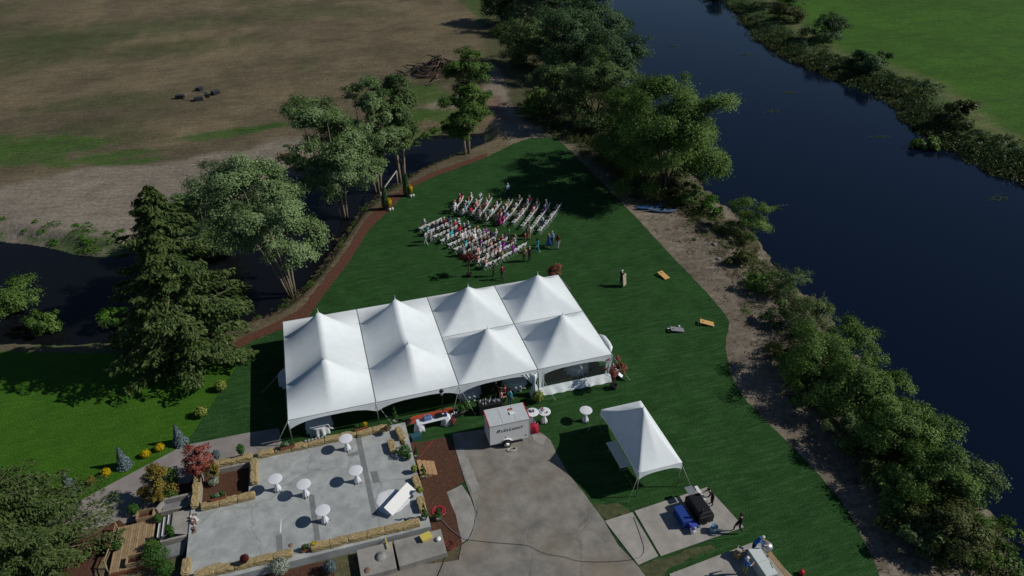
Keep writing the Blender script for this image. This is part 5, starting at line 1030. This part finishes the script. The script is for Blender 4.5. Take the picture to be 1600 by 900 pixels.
# shrubs along the near bank
for i, (px, py, h, wv, nl, mk, tb, lb) in enumerate([
    (1165, 372, 4.6, 5.2, 6500, 'alder', .1, 'bright rounded shrub standing alone in the shallows'), (1105, 345, 2.2, 2.8, 2500, 'greenweed', -.05, 'small bright shrub below the huge river tree'), (1075, 330, 2.4, 3.0, 2500, 'alder', .05, 'small shrub by the blue boats'),
    (1231, 478, 3.0, 4.0, 1800, 'willow', .1, 'thin grey half-dead shrub on the bank'), (1261, 528, 3.2, 4.7, 3120, 'willow', .08, 'twiggy grey-green shrub upstream of the dense thicket'), (1266, 608, 4.0, 6.0, 9600, 'alder', .02, 'dense green shrub at the start of the thicket'), (1321, 658, 4.2, 6.0, 9600, 'alder', .04, 'second dense shrub of the river thicket'), (1311, 578, 3.6, 5.4, 7800, 'alder', 0, 'green shrub leaning over the water beside the dense one'), (1371, 648, 3.6, 5.2, 7800, 'alder', -.02, 'rounded green shrub over the water in the thicket'),
    (1376, 723, 4.2, 5.6, 9600, 'alder', .02, 'middle green shrub of the river thicket'), (1426, 723, 3.8, 5.2, 7800, 'alder', -.04, 'shrub on the water side of the thicket middle'), (1436, 798, 4.0, 5.4, 9000, 'alder', 0, 'large leafy shrub near the end of the thicket'), (1486, 798, 3.4, 4.7, 6000, 'willow', 0, 'greyish shrub over the water near the thicket end'), (1471, 873, 2.6, 4.5, 5400, 'weed', .1, 'low weedy shrub at the end of the thicket'), (1531, 878, 2.4, 4.3, 4800, 'alder', -.05, 'dark low shrub at the river beyond the thicket'), (1416, 858, 1.6, 3.4, 3000, 'weed', .0, 'scrubby brown-green shrub on the bare bank'),
    (1150, 425, 1.3, 2.8, 2200, 'weed', -0.05, 'ragged low scrub above the muddy shore'),
    (1185, 465, 1.6, 3.3, 2200, 'alder', -0.01, 'ragged low scrub beside the fallen logs'),
    (1215, 520, 1.9, 2.8, 2200, 'willow', 0.03, 'ragged low scrub on the broken bank'),
    (1225, 575, 1.3, 3.3, 2200, 'weed', -0.05, 'ragged low scrub at the bare bend of the bank'),
    (1255, 640, 1.6, 2.8, 2200, 'alder', -0.01, 'ragged low scrub in front of the dense thicket'),
    (1305, 700, 1.9, 3.3, 2200, 'willow', 0.03, 'ragged low scrub at the dirt edge of the thicket'),
    (1345, 755, 1.3, 2.8, 2200, 'weed', -0.05, 'ragged low scrub below the middle thicket shrub'),
    (1385, 805, 1.6, 3.3, 2200, 'alder', -0.01, 'ragged low scrub between dirt and leafy shrub'),
    (1425, 875, 1.9, 2.8, 2200, 'willow', 0.03, 'ragged low scrub at the bottom of the bare bank'),
    (1270, 605, 1.3, 3.3, 2200, 'weed', -0.05, 'ragged low scrub leaning on the first dense shrub')]):
    x, y = A_(px, py, -1.0); tree('bank_shrub', lb, x, y, h, wv, nl, .21, L_[mk], M['twig'], 46, .04, 5, .8, (0, 0), 70+i, 'shrubs along the river bank', 'shrub', cr=.17, shell=.65, tintb=tb, branches=14, trunk=.012)
# far bank: distinct bushes
for i, (px, py, h, wv, mk, lb) in enumerate([(1285, 72, 4.5, 9, 'dark', 'dark rounded bush on the far bank'), (1225, 40, 2.6, 8, 'weed', 'low bush on the far bank near the river bend'), (1215, 15, 4.0, 11, 'dark', 'dark bush at the far bend of the river'), (1350, 115, 2.2, 7, 'dark', 'low dark bush along the pasture edge'), (1490, 200, 2.2, 6, 'weed', 'leafy low bush on the far bank below the pasture'), (1450, 225, 1.6, 4, 'alder', 'small round bush standing in the water at the far bank'), (1120, -5, 3.0, 10, 'dark', 'dark bush on the far river point')]):
    x, y = A_(px, py, -1.0); tree('far_bush', lb, x, y, h, wv, 3500, .42, L_[mk], M['bark'], 36, .02, 3, .8, (0, 0), 100+i, 'bushes on the far bank', 'bush', cr=.18, branches=5)
# ground growth along the banks (uncountable)
def stuff(name, label, cat, pts, m, size, clump, ncl, seed, hgt=.5, tb=0, jit=1.2, aspect=.3):
    q = np.random.default_rng(seed); pts = np.array(pts); k = q.integers(0, len(pts)-1, ncl); t = q.random(ncl)[:, None]
    C_ = pts[k, :2]*(1-t)+pts[k+1, :2]*t+q.normal(size=(ncl, 2))*pts[k, 2:3]; Z = np.array([gz(a_, b_) for a_, b_ in C_]); ok = Z > -1.75; C_ = C_[ok]; Z = Z[ok]; cr_ = q.uniform(.25, 1, len(C_))*jit; hh = hgt*q.uniform(.4, 1.5, len(C_)); cti = q.normal(size=len(C_))*.16
    kk = q.integers(0, len(C_), clump*len(C_)); n = len(kk); a_ = q.uniform(0, 6.28, n); rr = cr_[kk]*np.sqrt(q.random(n)); zz = hh[kk]*q.random(n)*(1-.6*(rr/cr_[kk])**2)
    P_ = np.stack([C_[kk, 0]+rr*np.cos(a_), C_[kk, 1]+rr*np.sin(a_), np.maximum(Z[kk], -1.5)+zz+.02], -1); Nn = np.stack([np.cos(a_)*.6, np.sin(a_)*.6, .5+0*a_], -1)+q.normal(size=(n, 3))*.5
    o = leaves(name, P_, Nn, size*q.uniform(.6, 1.4, n), m, None, .4+tb+cti[kk]+q.normal(size=n)*.15, aspect); return tag(o, label, cat, kind='stuff')
fb = [(*p, 2.4) for p in [(118, 160), (110, 121), (101, 95), (97.5, 82), (98.5, 66), (98.8, 52), (92, 39), (91.5, 27), (91.5, 18), (92, 0), (90, -30)]]
stuff('reeds', 'matted dark green reeds along the far river bank', 'reeds', fb, L_['weed'], .45, 60, 1000, 5, .6, .0, 1.7); stuff('reeds', 'darker leafy growth among the far bank reeds', 'reeds', [(a_+2.5, b_, c_) for a_, b_, c_ in fb], L_['dark'], .45, 50, 300, 6, .9, .0, 1.6)
nbk = [(*p, 1.3) for p in [(47, 40), (46.5, 30), (46, 22), (46.6, 14), (45, 8), (44, 2), (43.4, -5), (42.5, -12), (41, -18), (39, -25), (37, -32)]]
stuff('bank_weeds', 'low green weeds along the near river bank', 'weeds', nbk, L_['weed'], .22, 50, 800, 7, .45, .05, 1.0); stuff('bank_weeds', 'bright fresh weeds scattered on the river bank', 'weeds', [(a_-1.5, b_, 1.6) for a_, b_, c_ in nbk], L_['greenweed'], .2, 45, 70, 8, .3, 0, .8)
stuff('dry_weeds', 'dry straw-coloured litter on the bare bank', 'weeds', [(a_-3.2, b_, 1.8) for a_, b_, c_ in nbk], L_['dry'], .2, 14, 420, 9, .12, -.1, .8)
pe = [(*p, .45) for p in [(-3, 18.2), (0, 20.2), (2.5, 22.5), (5, 27), (7.3, 33), (10, 38.5), (13, 41.4), (17.5, 45.8), (22, 48.6), (27, 51.5)]]
stuff('pond_grass', 'fringe of dry and green grass between mulch and pond', 'grass', pe, L_['dry'], .2, 30, 170, 10, .22, .0, .5); stuff('pond_grass', 'green tufts along the pond edge', 'grass', pe, L_['greenweed'], .2, 40, 50, 11, .3, .0, .5)
pu = [(*p, .9) for p in [(-30, 44), (-24, 42), (-19.5, 37.5), (-15, 37), (-11, 41), (-6, 43), (2, 59), (11, 58.8), (19, 59.6), (24, 60.6), (30, 60)]]
stuff('pond_grass', 'green tufts on the field side of the pond', 'grass', pu, L_['greenweed'], .3, 45, 120, 12, .35, -.05, .9)
stuff('grove_undergrowth', 'dense undergrowth at the foot of the river grove', 'undergrowth', [(38.5, 56, 1.5), (41, 47, 1.5), (43, 38, 1.8), (44, 30, 1.6), (46, 24, 1.2)], L_['weed'], .28, 60, 220, 13, .8, -.02, 1.1)
# ------------------------------------------------------------------ small garden plants
def small(kind, x, y, z, label, h=.5, w=.5, cat='shrub', m='herb', n=500, ls=.09, seed=1, group=None, pot=None):
    nm = kind; t = thing(nm, label, cat, (x, y, z), 0, group); q = np.random.default_rng(seed); z0_ = 0
    if pot:
        MB().lathe([(pot*.75, 0), (pot, pot*1.3), (pot*1.08, pot*1.35), (pot*.95, pot*1.35), (pot*.9, pot*1.15), (.01, pot*1.15)], n=16).build('pot', M['stone'], t); z0_ = pot*1.15
    if kind == 'spiral_topiary':
        s = q.random(n); a_ = s*6.28*3.2+q.normal(size=n)*.5; rr = w/2*(1.05-s)*q.uniform(.6, 1.1, n); P_ = np.stack([rr*np.cos(a_), rr*np.sin(a_), z0_+.05+h*s], -1); Nn = np.stack([np.cos(a_), np.sin(a_), .4+0*a_], -1)+q.normal(size=(n, 3))*.4
    elif kind == 'blue_spruce':
        s = q.random(n)**1.35; a_ = q.uniform(0, 6.28, n); rr = w/2*(1.02-s)*q.uniform(.55, 1.12, n)*(1+.15*np.sin(s*60)); P_ = np.stack([rr*np.cos(a_), rr*np.sin(a_), .06+h*s], -1); Nn = np.stack([np.cos(a_), np.sin(a_), .6+0*a_], -1)+q.normal(size=(n, 3))*.45
    else:
        d = q.normal(size=(n, 3)); d /= np.linalg.norm(d, axis=1, keepdims=True); lump = 1+.16*np.sin(d[:, 0]*5+seed)*np.cos(d[:, 1]*6)
        rr = q.uniform(.6, 1.05, n)*lump; P_ = d*rr[:, None]*np.array([w/2, w/2, h/2])+np.array([0, 0, z0_+h*.55]); Nn = d+q.normal(size=(n, 3))*.5+np.array([0, 0, .3])
    leaves('foliage', P_, Nn, ls*q.uniform(.6, 1.4, n), L_[m], t, .45+q.normal(size=n)*.2, .6); b = MB(); 
    for k in range(3): b.tube([(.02*k-.02, 0, z0_-.03), (.02*math.cos(k*2), .03*math.sin(k*2), z0_+h*.4), (.25*w*math.cos(k*2.1)*(kind != 'blue_spruce'), .25*w*math.sin(k*2.1)*(kind != 'blue_spruce'), z0_+h*.6)], [.014, .01, .004], 5)
    b.build('stem', M['bark'], t); return t
for i, (px, lb) in enumerate([((283, 693), 'blue spruce sapling by the footpath near the lawn boundary line'), ((196, 729), 'blue spruce sapling between two pairs of yellow flowers'), ((112, 767), 'blue spruce sapling half hidden by the deck conifer')]):
    p = g(*px); small('blue_spruce', p.x, p.y, .004, lb, 1.75, .85, 'spruce', 'blue', 2600, .16, 30+i, 'blue spruce saplings along the path')
for i, (px, lb) in enumerate([((251, 703), 'yellow flower mound nearest the blue spruce by the lawn boundary'), ((229, 713), 'yellow flower mound second along the path from the lawn boundary'), ((167, 742), 'yellow flower mound third along the path from the lawn boundary'), ((144, 755), 'dull yellow flower mound beside the deck conifer')]):
    p = g(*px); small('yellow_mum', p.x, p.y, .004, lb, .5, .58, 'flower', 'mum' if i < 3 else 'gold', 900, .09, 40+i, 'yellow flower mounds along the path')
for i, (px, lb) in enumerate([((347, 609), 'pale lime round shrub on the lawn nearer the big conifer'), ((316, 650), 'pale lime round shrub on the lawn nearer the footpath')]):
    p = g(*px); small('lime_shrub', p.x, p.y, .004, lb, .8, .85, 'shrub', 'lime', 1300, .12, 50+i)
p = g(841, 628); small('lime_shrub', p.x, p.y, .0, 'lime flowering shrub below the tied tent curtain', .75, .8, 'shrub', 'lime', 1100, .11, 53, pot=.2)
for i, (px, z, k, h, wv, m_, pot, lb) in enumerate([((618, 660), PZ, 'spiral_topiary', 1.3, .5, 'herb', .18, 'tall spiral topiary at the patio corner by the serving table'), ((662, 746), .02, 'spiral_topiary', 1.0, .5, 'herb', .2, 'spiral topiary in a pot below the timber steps'), ((664, 811), PZ, 'spiral_topiary', 1.2, .42, 'herb', .16, 'tall spiral topiary on the outer patio corner'), ((685, 812), .02, 'spiral_topiary', .95, .5, 'herb', .2, 'spiral topiary inside the pink hose coil'), ((650.5, 714), .02, 'spiral_topiary', .7, .38, 'herb', .16, 'short topiary above the timber steps'), ((632.5, 711), PZ, 'round_bush', .75, .9, 'herb', None, 'round clipped green bush on the patio edge'), ((638.5, 718), PZ, 'potted_plant', .35, .35, 'herb', .1, 'small potted plant below the clipped bush'), ((647.5, 738), PZ, 'potted_plant', .45, .42, 'lime', .1, 'light green potted plant at the head of the steps'), ((656, 769), PZ+.38, 'potted_plant', .42, .42, 'lime', None, 'light green plant on the straw beside the folding table'),
        ((378.5, 711), PZ+.36, 'round_bush', .8, .5, 'herb', .12, 'clipped two-tier shrub on the straw at the pit corner'), ((340.5, 718), PZ+.3, 'round_bush', .7, .5, 'blue', .1, 'blue-green shrub on the straw beside the red maple'), ((384, 879), PZ+.37, 'dried_mum', .5, .45, 'darkmaple', .1, 'brown dried flower pot on the outer straw row'), ((629, 694), PZ+.38, 'potted_plant', .3, .35, 'gold', None, 'dry golden plant on the corner bale'), ((606, 672), PZ+.37, 'dried_mum', .35, .5, 'dry', None, 'small dry straw bundle on the tent-side row'),
        ((439, 893), .03, 'flower_bush', 1.0, 1.2, 'white', None, 'white-flowered bush in the bed below the patio wall'), ((517, 893), .03, 'round_bush', .9, .75, 'blue', None, 'blue-green conifer shrub in the bed below the patio wall'), ((335, 756), .17, 'flower_bush', .6, .7, 'white', None, 'white-flowered shrub inside the planting pit'), ((660, 662), 0, 'round_bush', .3, .4, 'herb', None, 'small green plant in the grass by the cooler'), ((708, 664), 0, 'flower_basket', .4, .45, 'redmaple', .16, 'pink flower basket on the grass by the trailer'), ((722, 646), 0, 'potted_plant', .6, .5, 'herb', .22, 'potted green plant by the tent pole'), ((728, 643), 0, 'potted_plant', .75, .5, 'herb', .2, 'taller potted plant between two guy ropes'),
        ((212, 802), .03, 'round_bush', .8, .7, 'herb', None, 'small green bush in the bed by the deck'), ((269, 838), .53, 'round_bush', 1.0, .45, 'herb', None, 'slim green shrub on the concrete landing'), ((250, 818), .05, 'potted_plant', .7, .4, 'herb', .1, 'green plant at the top of the landing steps'), ((186, 858), .31, 'potted_plant', .5, .5, 'herb', .12, 'potted green plant at the deck rail'), ((248, 880), .03, 'round_bush', 1.3, 1.5, 'herb', None, 'big green bush between the deck and the patio'), ((240, 862), .03, 'round_bush', .9, .9, 'alder', None, 'leafy bush beside the landing wall'), ((262, 897), .03, 'round_bush', 1.0, 1.1, 'herb', None, 'green bush at the foot of the lone bale'), ((273, 755), .03, 'round_bush', 1.3, .9, 'alder', None, 'green shrub next to the gold shrub'), ((270, 780), .03, 'round_bush', .9, .8, 'herb', None, 'small green shrub by the concrete trough')]):
    p = g(*px, z); small(k, p.x, p.y, z+.003, lb, h, wv, 'shrub' if 'pot' not in k else 'plant', m_, int(500+900*h*wv), .085, 60+i, None, pot)
# planter boxes on the straw
for i, (px, z, rz, lb) in enumerate([((449.5, 697), PZ+.372, R(3), 'red planter box with white flowers on the tent-side straw'), ((564.5, 668), PZ+.372, R(3), 'red planter box with yellow-green plant on the tent-side straw'), ((341, 777), PZ+.372, R(3), 'red planter box on the straw of the planting pit'), ((484, 856), PZ, R(3), 'red planter box with yellow flowers in the outer straw row')]):
    p = g(*px, z+.1); t = thing('planter_box', lb, 'planter', (p.x, p.y, z+.006), rz)
    bx = MB()
    for (c_, d_) in [((0, .15, .1), (.95, .03, .2)), ((0, -.15, .1), (.95, .03, .2)), ((.46, 0, .1), (.03, .27, .2)), ((-.46, 0, .1), (.03, .27, .2))]: bx.box(c_, d_)
    bx.build('box', M['planter'], t); MB().box((0, 0, .08), (.88, .26, .14)).build('soil', M['mulch'], t); q = np.random.default_rng(i)
    for k, (xo, mk, hh) in enumerate([(-.28, 'herb', .35), (.0, 'white' if i != 1 else 'herb', .3), (.28, 'mum' if i in (1, 3) else 'herb', .38)]):
        d = q.normal(size=(220, 3)); d /= np.linalg.norm(d, axis=1, keepdims=True); leaves('plant', d*q.uniform(.4, 1, 220)[:, None]*np.array([.19, .17, hh/2])+np.array([xo, 0, .15+hh*.5]), d+q.normal(size=(220, 3))*.4, .09*q.uniform(.6, 1.3, 220), L_[mk], t, .45+q.normal(size=220)*.2)
for i in range(7):
    p = g(452+i*5.2, 694-i*1.2, PZ+.4); b_ = MB().lathe([(.05, 0), (.11, .04), (.09, .09), (.01, .1)], n=9, wob=lambda k, a_: 1+.15*math.sin(a_*3+i)).build('stone', M['stone']); b_.location = (p.x+1.1, p.y-.05, PZ+.375); tag(b_, 'pale stone sitting on the tent-side straw row', 'stone', 'stones on the straw')
# ornamental trees
x, y = g2(322, 752, .16); tree('red_maple', 'red Japanese maple growing in the planting pit', x, y+.4, 2.7, 2.0, 2600, .14, L_['redmaple'], M['bark'], 24, .3, 3, .8, (-.25, .25), 201, cr=.16, z=.16, squash=.4, branches=8)
x, y = g2(338, 757, .16); tree('young_tree', 'small golden-leaved sapling in the planting pit', x, y, 1.7, .9, 600, .12, L_['gold'], M['palebark'], 12, .5, 1, .5, (0, 0), 203, cr=.2, z=.16, branches=4)
x, y = g2(252, 783); tree('gold_shrub_tree', 'gold-green leafy small tree beside the footpath', x, y, 2.9, 2.1, 3000, .15, L_['gold'], M['bark'], 26, .12, 4, .8, (0, 0), 205, cr=.18, z=.02, branches=8)
p = g(958, 607); t_ = tree('red_maple', 'red maple in a dark pot at the corner of the big tent', p.x, p.y, 2.7, 1.5, 1000, .13, L_['redmaple'], M['bark'], 18, .42, 3, .7, (.1, 0), 207, cr=.18, z=.22, branches=8); MB().lathe([(.22, -.22), (.30, .2), (.26, .2), (.24, .1), (.02, .1)], n=18).build('pot', M['blackcloth'], t_)
x, y = g2(866, 447); tree('red_maple', 'orange-red maple showing over the back edge of the tent', x+.2, y+1.0, 1.9, 1.6, 900, .13, L_['redmaple'], M['bark'], 18, .25, 3, .8, (0, 0), 209, cr=.18, z=0, branches=8)
p = g(733, 432); t_ = tree('purple_maple', 'small dark red-leaved tree on the lawn behind the chairs', p.x, p.y, 2.8, 1.7, 800, .13, L_['darkmaple'], M['bark'], 18, .5, 1, .6, (0, 0), 211, cr=.18, z=.2, branches=8); MB().lathe([(.2, -.2), (.28, .18), (.24, .18), (.22, .08), (.02, .08)], n=18).build('pot', M['blackcloth'], t_)
# ------------------------------------------------------------------ flower urns and log arch where the ceremony faces
for i, (px, lb) in enumerate([((603, 327), 'dark greenery column with yellow flowers, nearer the big tent'), ((636, 306), 'dark greenery column with yellow flowers, nearer the lone pond tree')]):
    p = g(*px); t = thing('flower_column', lb, 'flower column', (p.x, p.y, 0), 0, 'flower columns facing the chairs'); q = np.random.default_rng(300+i)
    MB().lathe([(.35, 0), (.38, .35), (.34, .4), (.30, .42), (.24, 1.2), (.15, 2.3), (.02, 2.35)], n=12).build('barrel', mat('dark_barrel', (.03, .03, .032), .7), t)
    n = 1300; a_ = q.uniform(0, 6.28, n); s = q.random(n); P_ = np.stack([(.42-.22*s)*np.cos(a_), (.42-.22*s)*np.sin(a_), .5+2.2*s], -1); leaves('greenery', P_, np.stack([np.cos(a_), np.sin(a_), .3+0*a_], -1)+q.normal(size=(n, 3))*.4, .16*q.uniform(.6, 1.3, n), L_['dark'], t, .5+q.normal(size=n)*.2)
    n = 420; d = q.normal(size=(n, 3)); d /= np.linalg.norm(d, axis=1, keepdims=True); leaves('yellow_flowers', d*np.array([.28, .28, .55])*q.uniform(.6, 1, n)[:, None]+np.array([.42, -.25, .95]), d+q.normal(size=(n, 3))*.3, .16*q.uniform(.7, 1.3, n), L_['mum'], t, .55+q.normal(size=n)*.2)
    for k in range(2): MB().lathe([(.10, 0), (.13, .3), (.10, .34), (.02, .34)], (.38+.32*k, -.62+.1*k, 0), 12).build('white_lantern', M['plastic'], t)
a_ = g(596, 312); b_ = g(622, 292); tag(MB().tube([(a_.x, a_.y, .9), ((a_.x+b_.x)/2, (a_.y+b_.y)/2, 1.5), (b_.x, b_.y, 2.1)], [.09, .08, .06], 8).tube([(a_.x, a_.y, -.02), (a_.x, a_.y, 1.0)], .08, 8).tube([(b_.x, b_.y, -.02), (b_.x, b_.y, 2.15)], .07, 8).build('driftwood_rail', mat('bleached_wood', (.38, .35, .30), .85, (5, .25), (20, .4))), 'bleached driftwood rail between the two flower columns', 'rail')
# ------------------------------------------------------------------ brush pile, dead branches, boats, fire ring
p = g(688, 112); bpz = thing('brush_pile', 'big brown brush pile at the corner of the dry field', 'brush pile', (p.x, p.y, gz(p.x, p.y))); bpz.scale = (1.3, 1.3, 1.4); q = random.Random(5)
for k in range(90):
    a_ = q.uniform(0, 6.28); r_ = abs(q.gauss(0, 2.0)); zc = max(.15, 2.0-r_*.45)*q.uniform(.2, 1); dirv = Vector((q.gauss(0, 1), q.gauss(0, 1), q.gauss(0, .35))).normalized()*q.uniform(.7, 2.0); c_ = Vector((r_*math.cos(a_)*1.5, r_*math.sin(a_), zc))
    if (c_-dirv).z < .03 or (c_+dirv).z < .03: dirv.z = 0
    MB().tube([c_-dirv, c_+Vector((0, 0, .1)), c_+dirv], [q.uniform(.05, .14), .08, .03], 6).build('branch', M['bark'], bpz)
mnd = MB(); vs = []; fs = []
for i in range(9):
    for k in range(20): a_ = 6.283*k/20; rr = (1-i/8); vs.append((rr*4.2*math.cos(a_)*(1+.1*q.random()), rr*2.8*math.sin(a_)*(1+.1*q.random()), 1.6*(1-rr**2)*q.uniform(.8, 1.1)-.05))
for i in range(8):
    for k in range(20): fs.append((i*20+k, i*20+(k+1) % 20, i*20+20+(k+1) % 20, i*20+20+k))
mnd.add(vs, fs).build('debris_mound', mat('dark_debris', (.05, .035, .025), .95, (3, .5), (8, 1)), bpz)
def dead_branch(px, py, h, seed, label, lying=False):
    q = random.Random(seed); x, y = g2(px, py, -.8); t = thing('dead_branch', label, 'branch', (x, y, max(gz(x, y), -1.5)), q.uniform(0, 6), 'dead wood along the river bank'); b = MB()
    def grow(p, d, L, r, dep):
        e = p+d*L; b.tube([p, p.lerp(e, .5)+Vector((q.gauss(0, .05), q.gauss(0, .05), 0))*L, e], [r, r*.8, r*.5], 5)
        if dep: 
            for k in range(3): d2 = (d+Vector((q.gauss(0, .55), q.gauss(0, .55), q.gauss(0, .3)+.1))).normalized(); grow(p.lerp(e, q.uniform(.4, 1)), d2, L*.62, r*.5, dep-1)
    if lying: grow(Vector((0, 0, .06)), Vector((1, .1, .06)).normalized(), h*.5, .07, 2)
    else: grow(Vector((0, 0, -.1)), Vector((q.gauss(0, .25), q.gauss(0, .25), 1)).normalized(), h*.45, .045, 3)
    b.build('wood', M['twig'], t)
for i, (px, py, h, ly, lb) in enumerate([(1205, 435, 3.2, 0, 'bare grey dead shrub standing in the shallows'), (1270, 470, 2.6, 0, 'bare dead shrub beside the thin grey shrub'), (1180, 420, 2.6, 1, 'fallen grey branch on the muddy shore'), (1135, 398, 2.2, 1, 'pale broken log below the lone shrub'), (1150, 404, 1.6, 1, 'short pale log beside the muddy shore'), (1260, 525, 2.6, 0, 'tangle of dead twigs at the edge of the thicket'), (1230, 560, 2.4, 1, 'grey fallen branch on the bare bank'), (1440, 790, 2.6, 0, 'dead twigs standing among the thicket'), (1215, 500, 2.0, 1, 'branch lying on the broken bank'), (1300, 505, 2.6, 0, 'bare twiggy bush by the water above the thicket')]): dead_branch(px, py, h, 400+i, lb, ly)
for i in range(9):
    px = 1085+i*16+rnd.uniform(-12, 12); py = 388+i*18+rnd.uniform(-14, 14); x, y = g2(px+30, py, -.3); s_ = rnd.uniform(.12, .32); b_ = MB().lathe([(s_*.6, -s_*.3), (s_, 0), (s_*.7, s_*.45), (.02, s_*.55)], n=8, wob=lambda k, a_: 1+.2*math.sin(a_*3+i*1.7)).build('rock', mat('bank_rock', (.20, .19, .18), .95, (4, .3), (8, .8))); b_.location = (x, y, gz(x, y)); b_.rotation_euler = (rnd.uniform(-.3, .3), rnd.uniform(-.3, .3), rnd.uniform(0, 6)); tag(b_, 'grey rock on the broken river bank', 'rock', 'rocks on the river bank')
def kayak(px, py, rz, m, lb):
    p = g(px, py); t = thing('kayak', lb, 'kayak', (p.x, p.y, gz(p.x, p.y)+.02), rz); vs = []; fs = []; n = 14
    for i in range(15):
        s = -1+2*i/14; wv = .34*(1-abs(s)**2.2)+.02
        for k in range(n): a_ = 6.283*k/n; vs.append((s*1.7, wv*math.cos(a_), .18+.14*abs(s)**3+(.16 if math.sin(a_) > 0 else .18)*math.sin(a_)*(1-.7*abs(s)**3)))
    for i in range(14):
        for k in range(n): fs.append((i*n+k, i*n+(k+1) % n, i*n+n+(k+1) % n, i*n+n+k))
    MB().add(vs, fs, True).build('hull', m, t); MB().lathe([(.24, .335), (.26, .36), (.22, .37), (.2, .34)], n=18).build('cockpit_rim', M['black'], t)
kayak(1014, 326, R(-8), mat('blue_hull', (.02, .08, .22), .5), 'blue kayak on the dirt below the huge river tree'); kayak(1034, 331, R(-25), mat('pale_hull', (.10, .17, .27), .6), 'pale grey-blue kayak beside the blue one')  # hull colours darkened: the shade lying over the boats is painted in
for i, (px, py, dx, lb) in enumerate([(282, 154, 2.0, 'black bench block at the ring on the pond side'), (311, 157, 2.0, 'black bench block at the ring towards the tent'), (337, 147, 1.9, 'black bench block at the ring towards the grove'), (312, 142, 1.7, 'black bench block on the far side of the ring'), (324, 152, .8, 'small black block inside the bench ring')]):
    p = g(px, py); t = thing('bench_block', lb, 'bench', (p.x, p.y, gz(p.x, p.y)), R(-10+25*i), 'black blocks round the field ring'); MB().box((0, 0, .30), (dx*.68, .8, .62)).build('block', mat('dark_tarp', (.02, .022, .026), .6), t, .06); MB().box((0, .05, .63), (dx*.66, .66, .05)).build('top', mat('charcoal_top', (.05, .055, .06), .6), t, .02)
p = g(306, 150); t = thing('ring_edge', 'faint pale ring of edging in the dry field between the black blocks', 'ring', (p.x, p.y, gz(p.x, p.y)))
for k in range(28): a_ = 6.283*k/28; MB().box((2.1*math.cos(a_), 2.1*math.sin(a_), .06), (.42, .18, .14), a_+1.57).build('edging_stone', mat('pale_edging', (.2, .17, .12), .9, (4, .2)), t)
stuff('bank_litter', 'tangled dead sticks and litter on the broken river bank', 'litter', [(a_-2.0, b_, 2.0) for a_, b_, c_ in nbk], mat('litter', (.16, .13, .10), .95, (3, .5)), .45, 12, 420, 19, .12, 0, .9, .10)
# floating weed in the river
for i, (px, py) in enumerate([(1209, 174), (1235, 145), (1375, 214), (1166, 85), (1052, 72), (1560, 310), (1210, 325)]):
    x, y = g2(px, py, ZR); qn = np.random.default_rng(500+i); n = 60; o = leaves('floating_weed', np.stack([qn.normal(size=n)*.7, qn.normal(size=n)*.35, qn.random(n)*.05+.01], -1), np.tile([0, 0, 1.], (n, 1))+qn.normal(size=(n, 3))*.2, .3*qn.uniform(.5, 1, n), L_['weed'], None, .4+qn.normal(size=n)*.2); o.location = (x, y, ZR); tag(o, 'small patch of weed floating on the river', 'weed', 'weed patches floating on the river', 'stuff')
print('objects', len(bpy.data.objects), 'tris', sum(len(o.data.loop_triangles) if o.type == 'MESH' and not o.data.calc_loop_triangles() else 0 for o in bpy.data.objects))
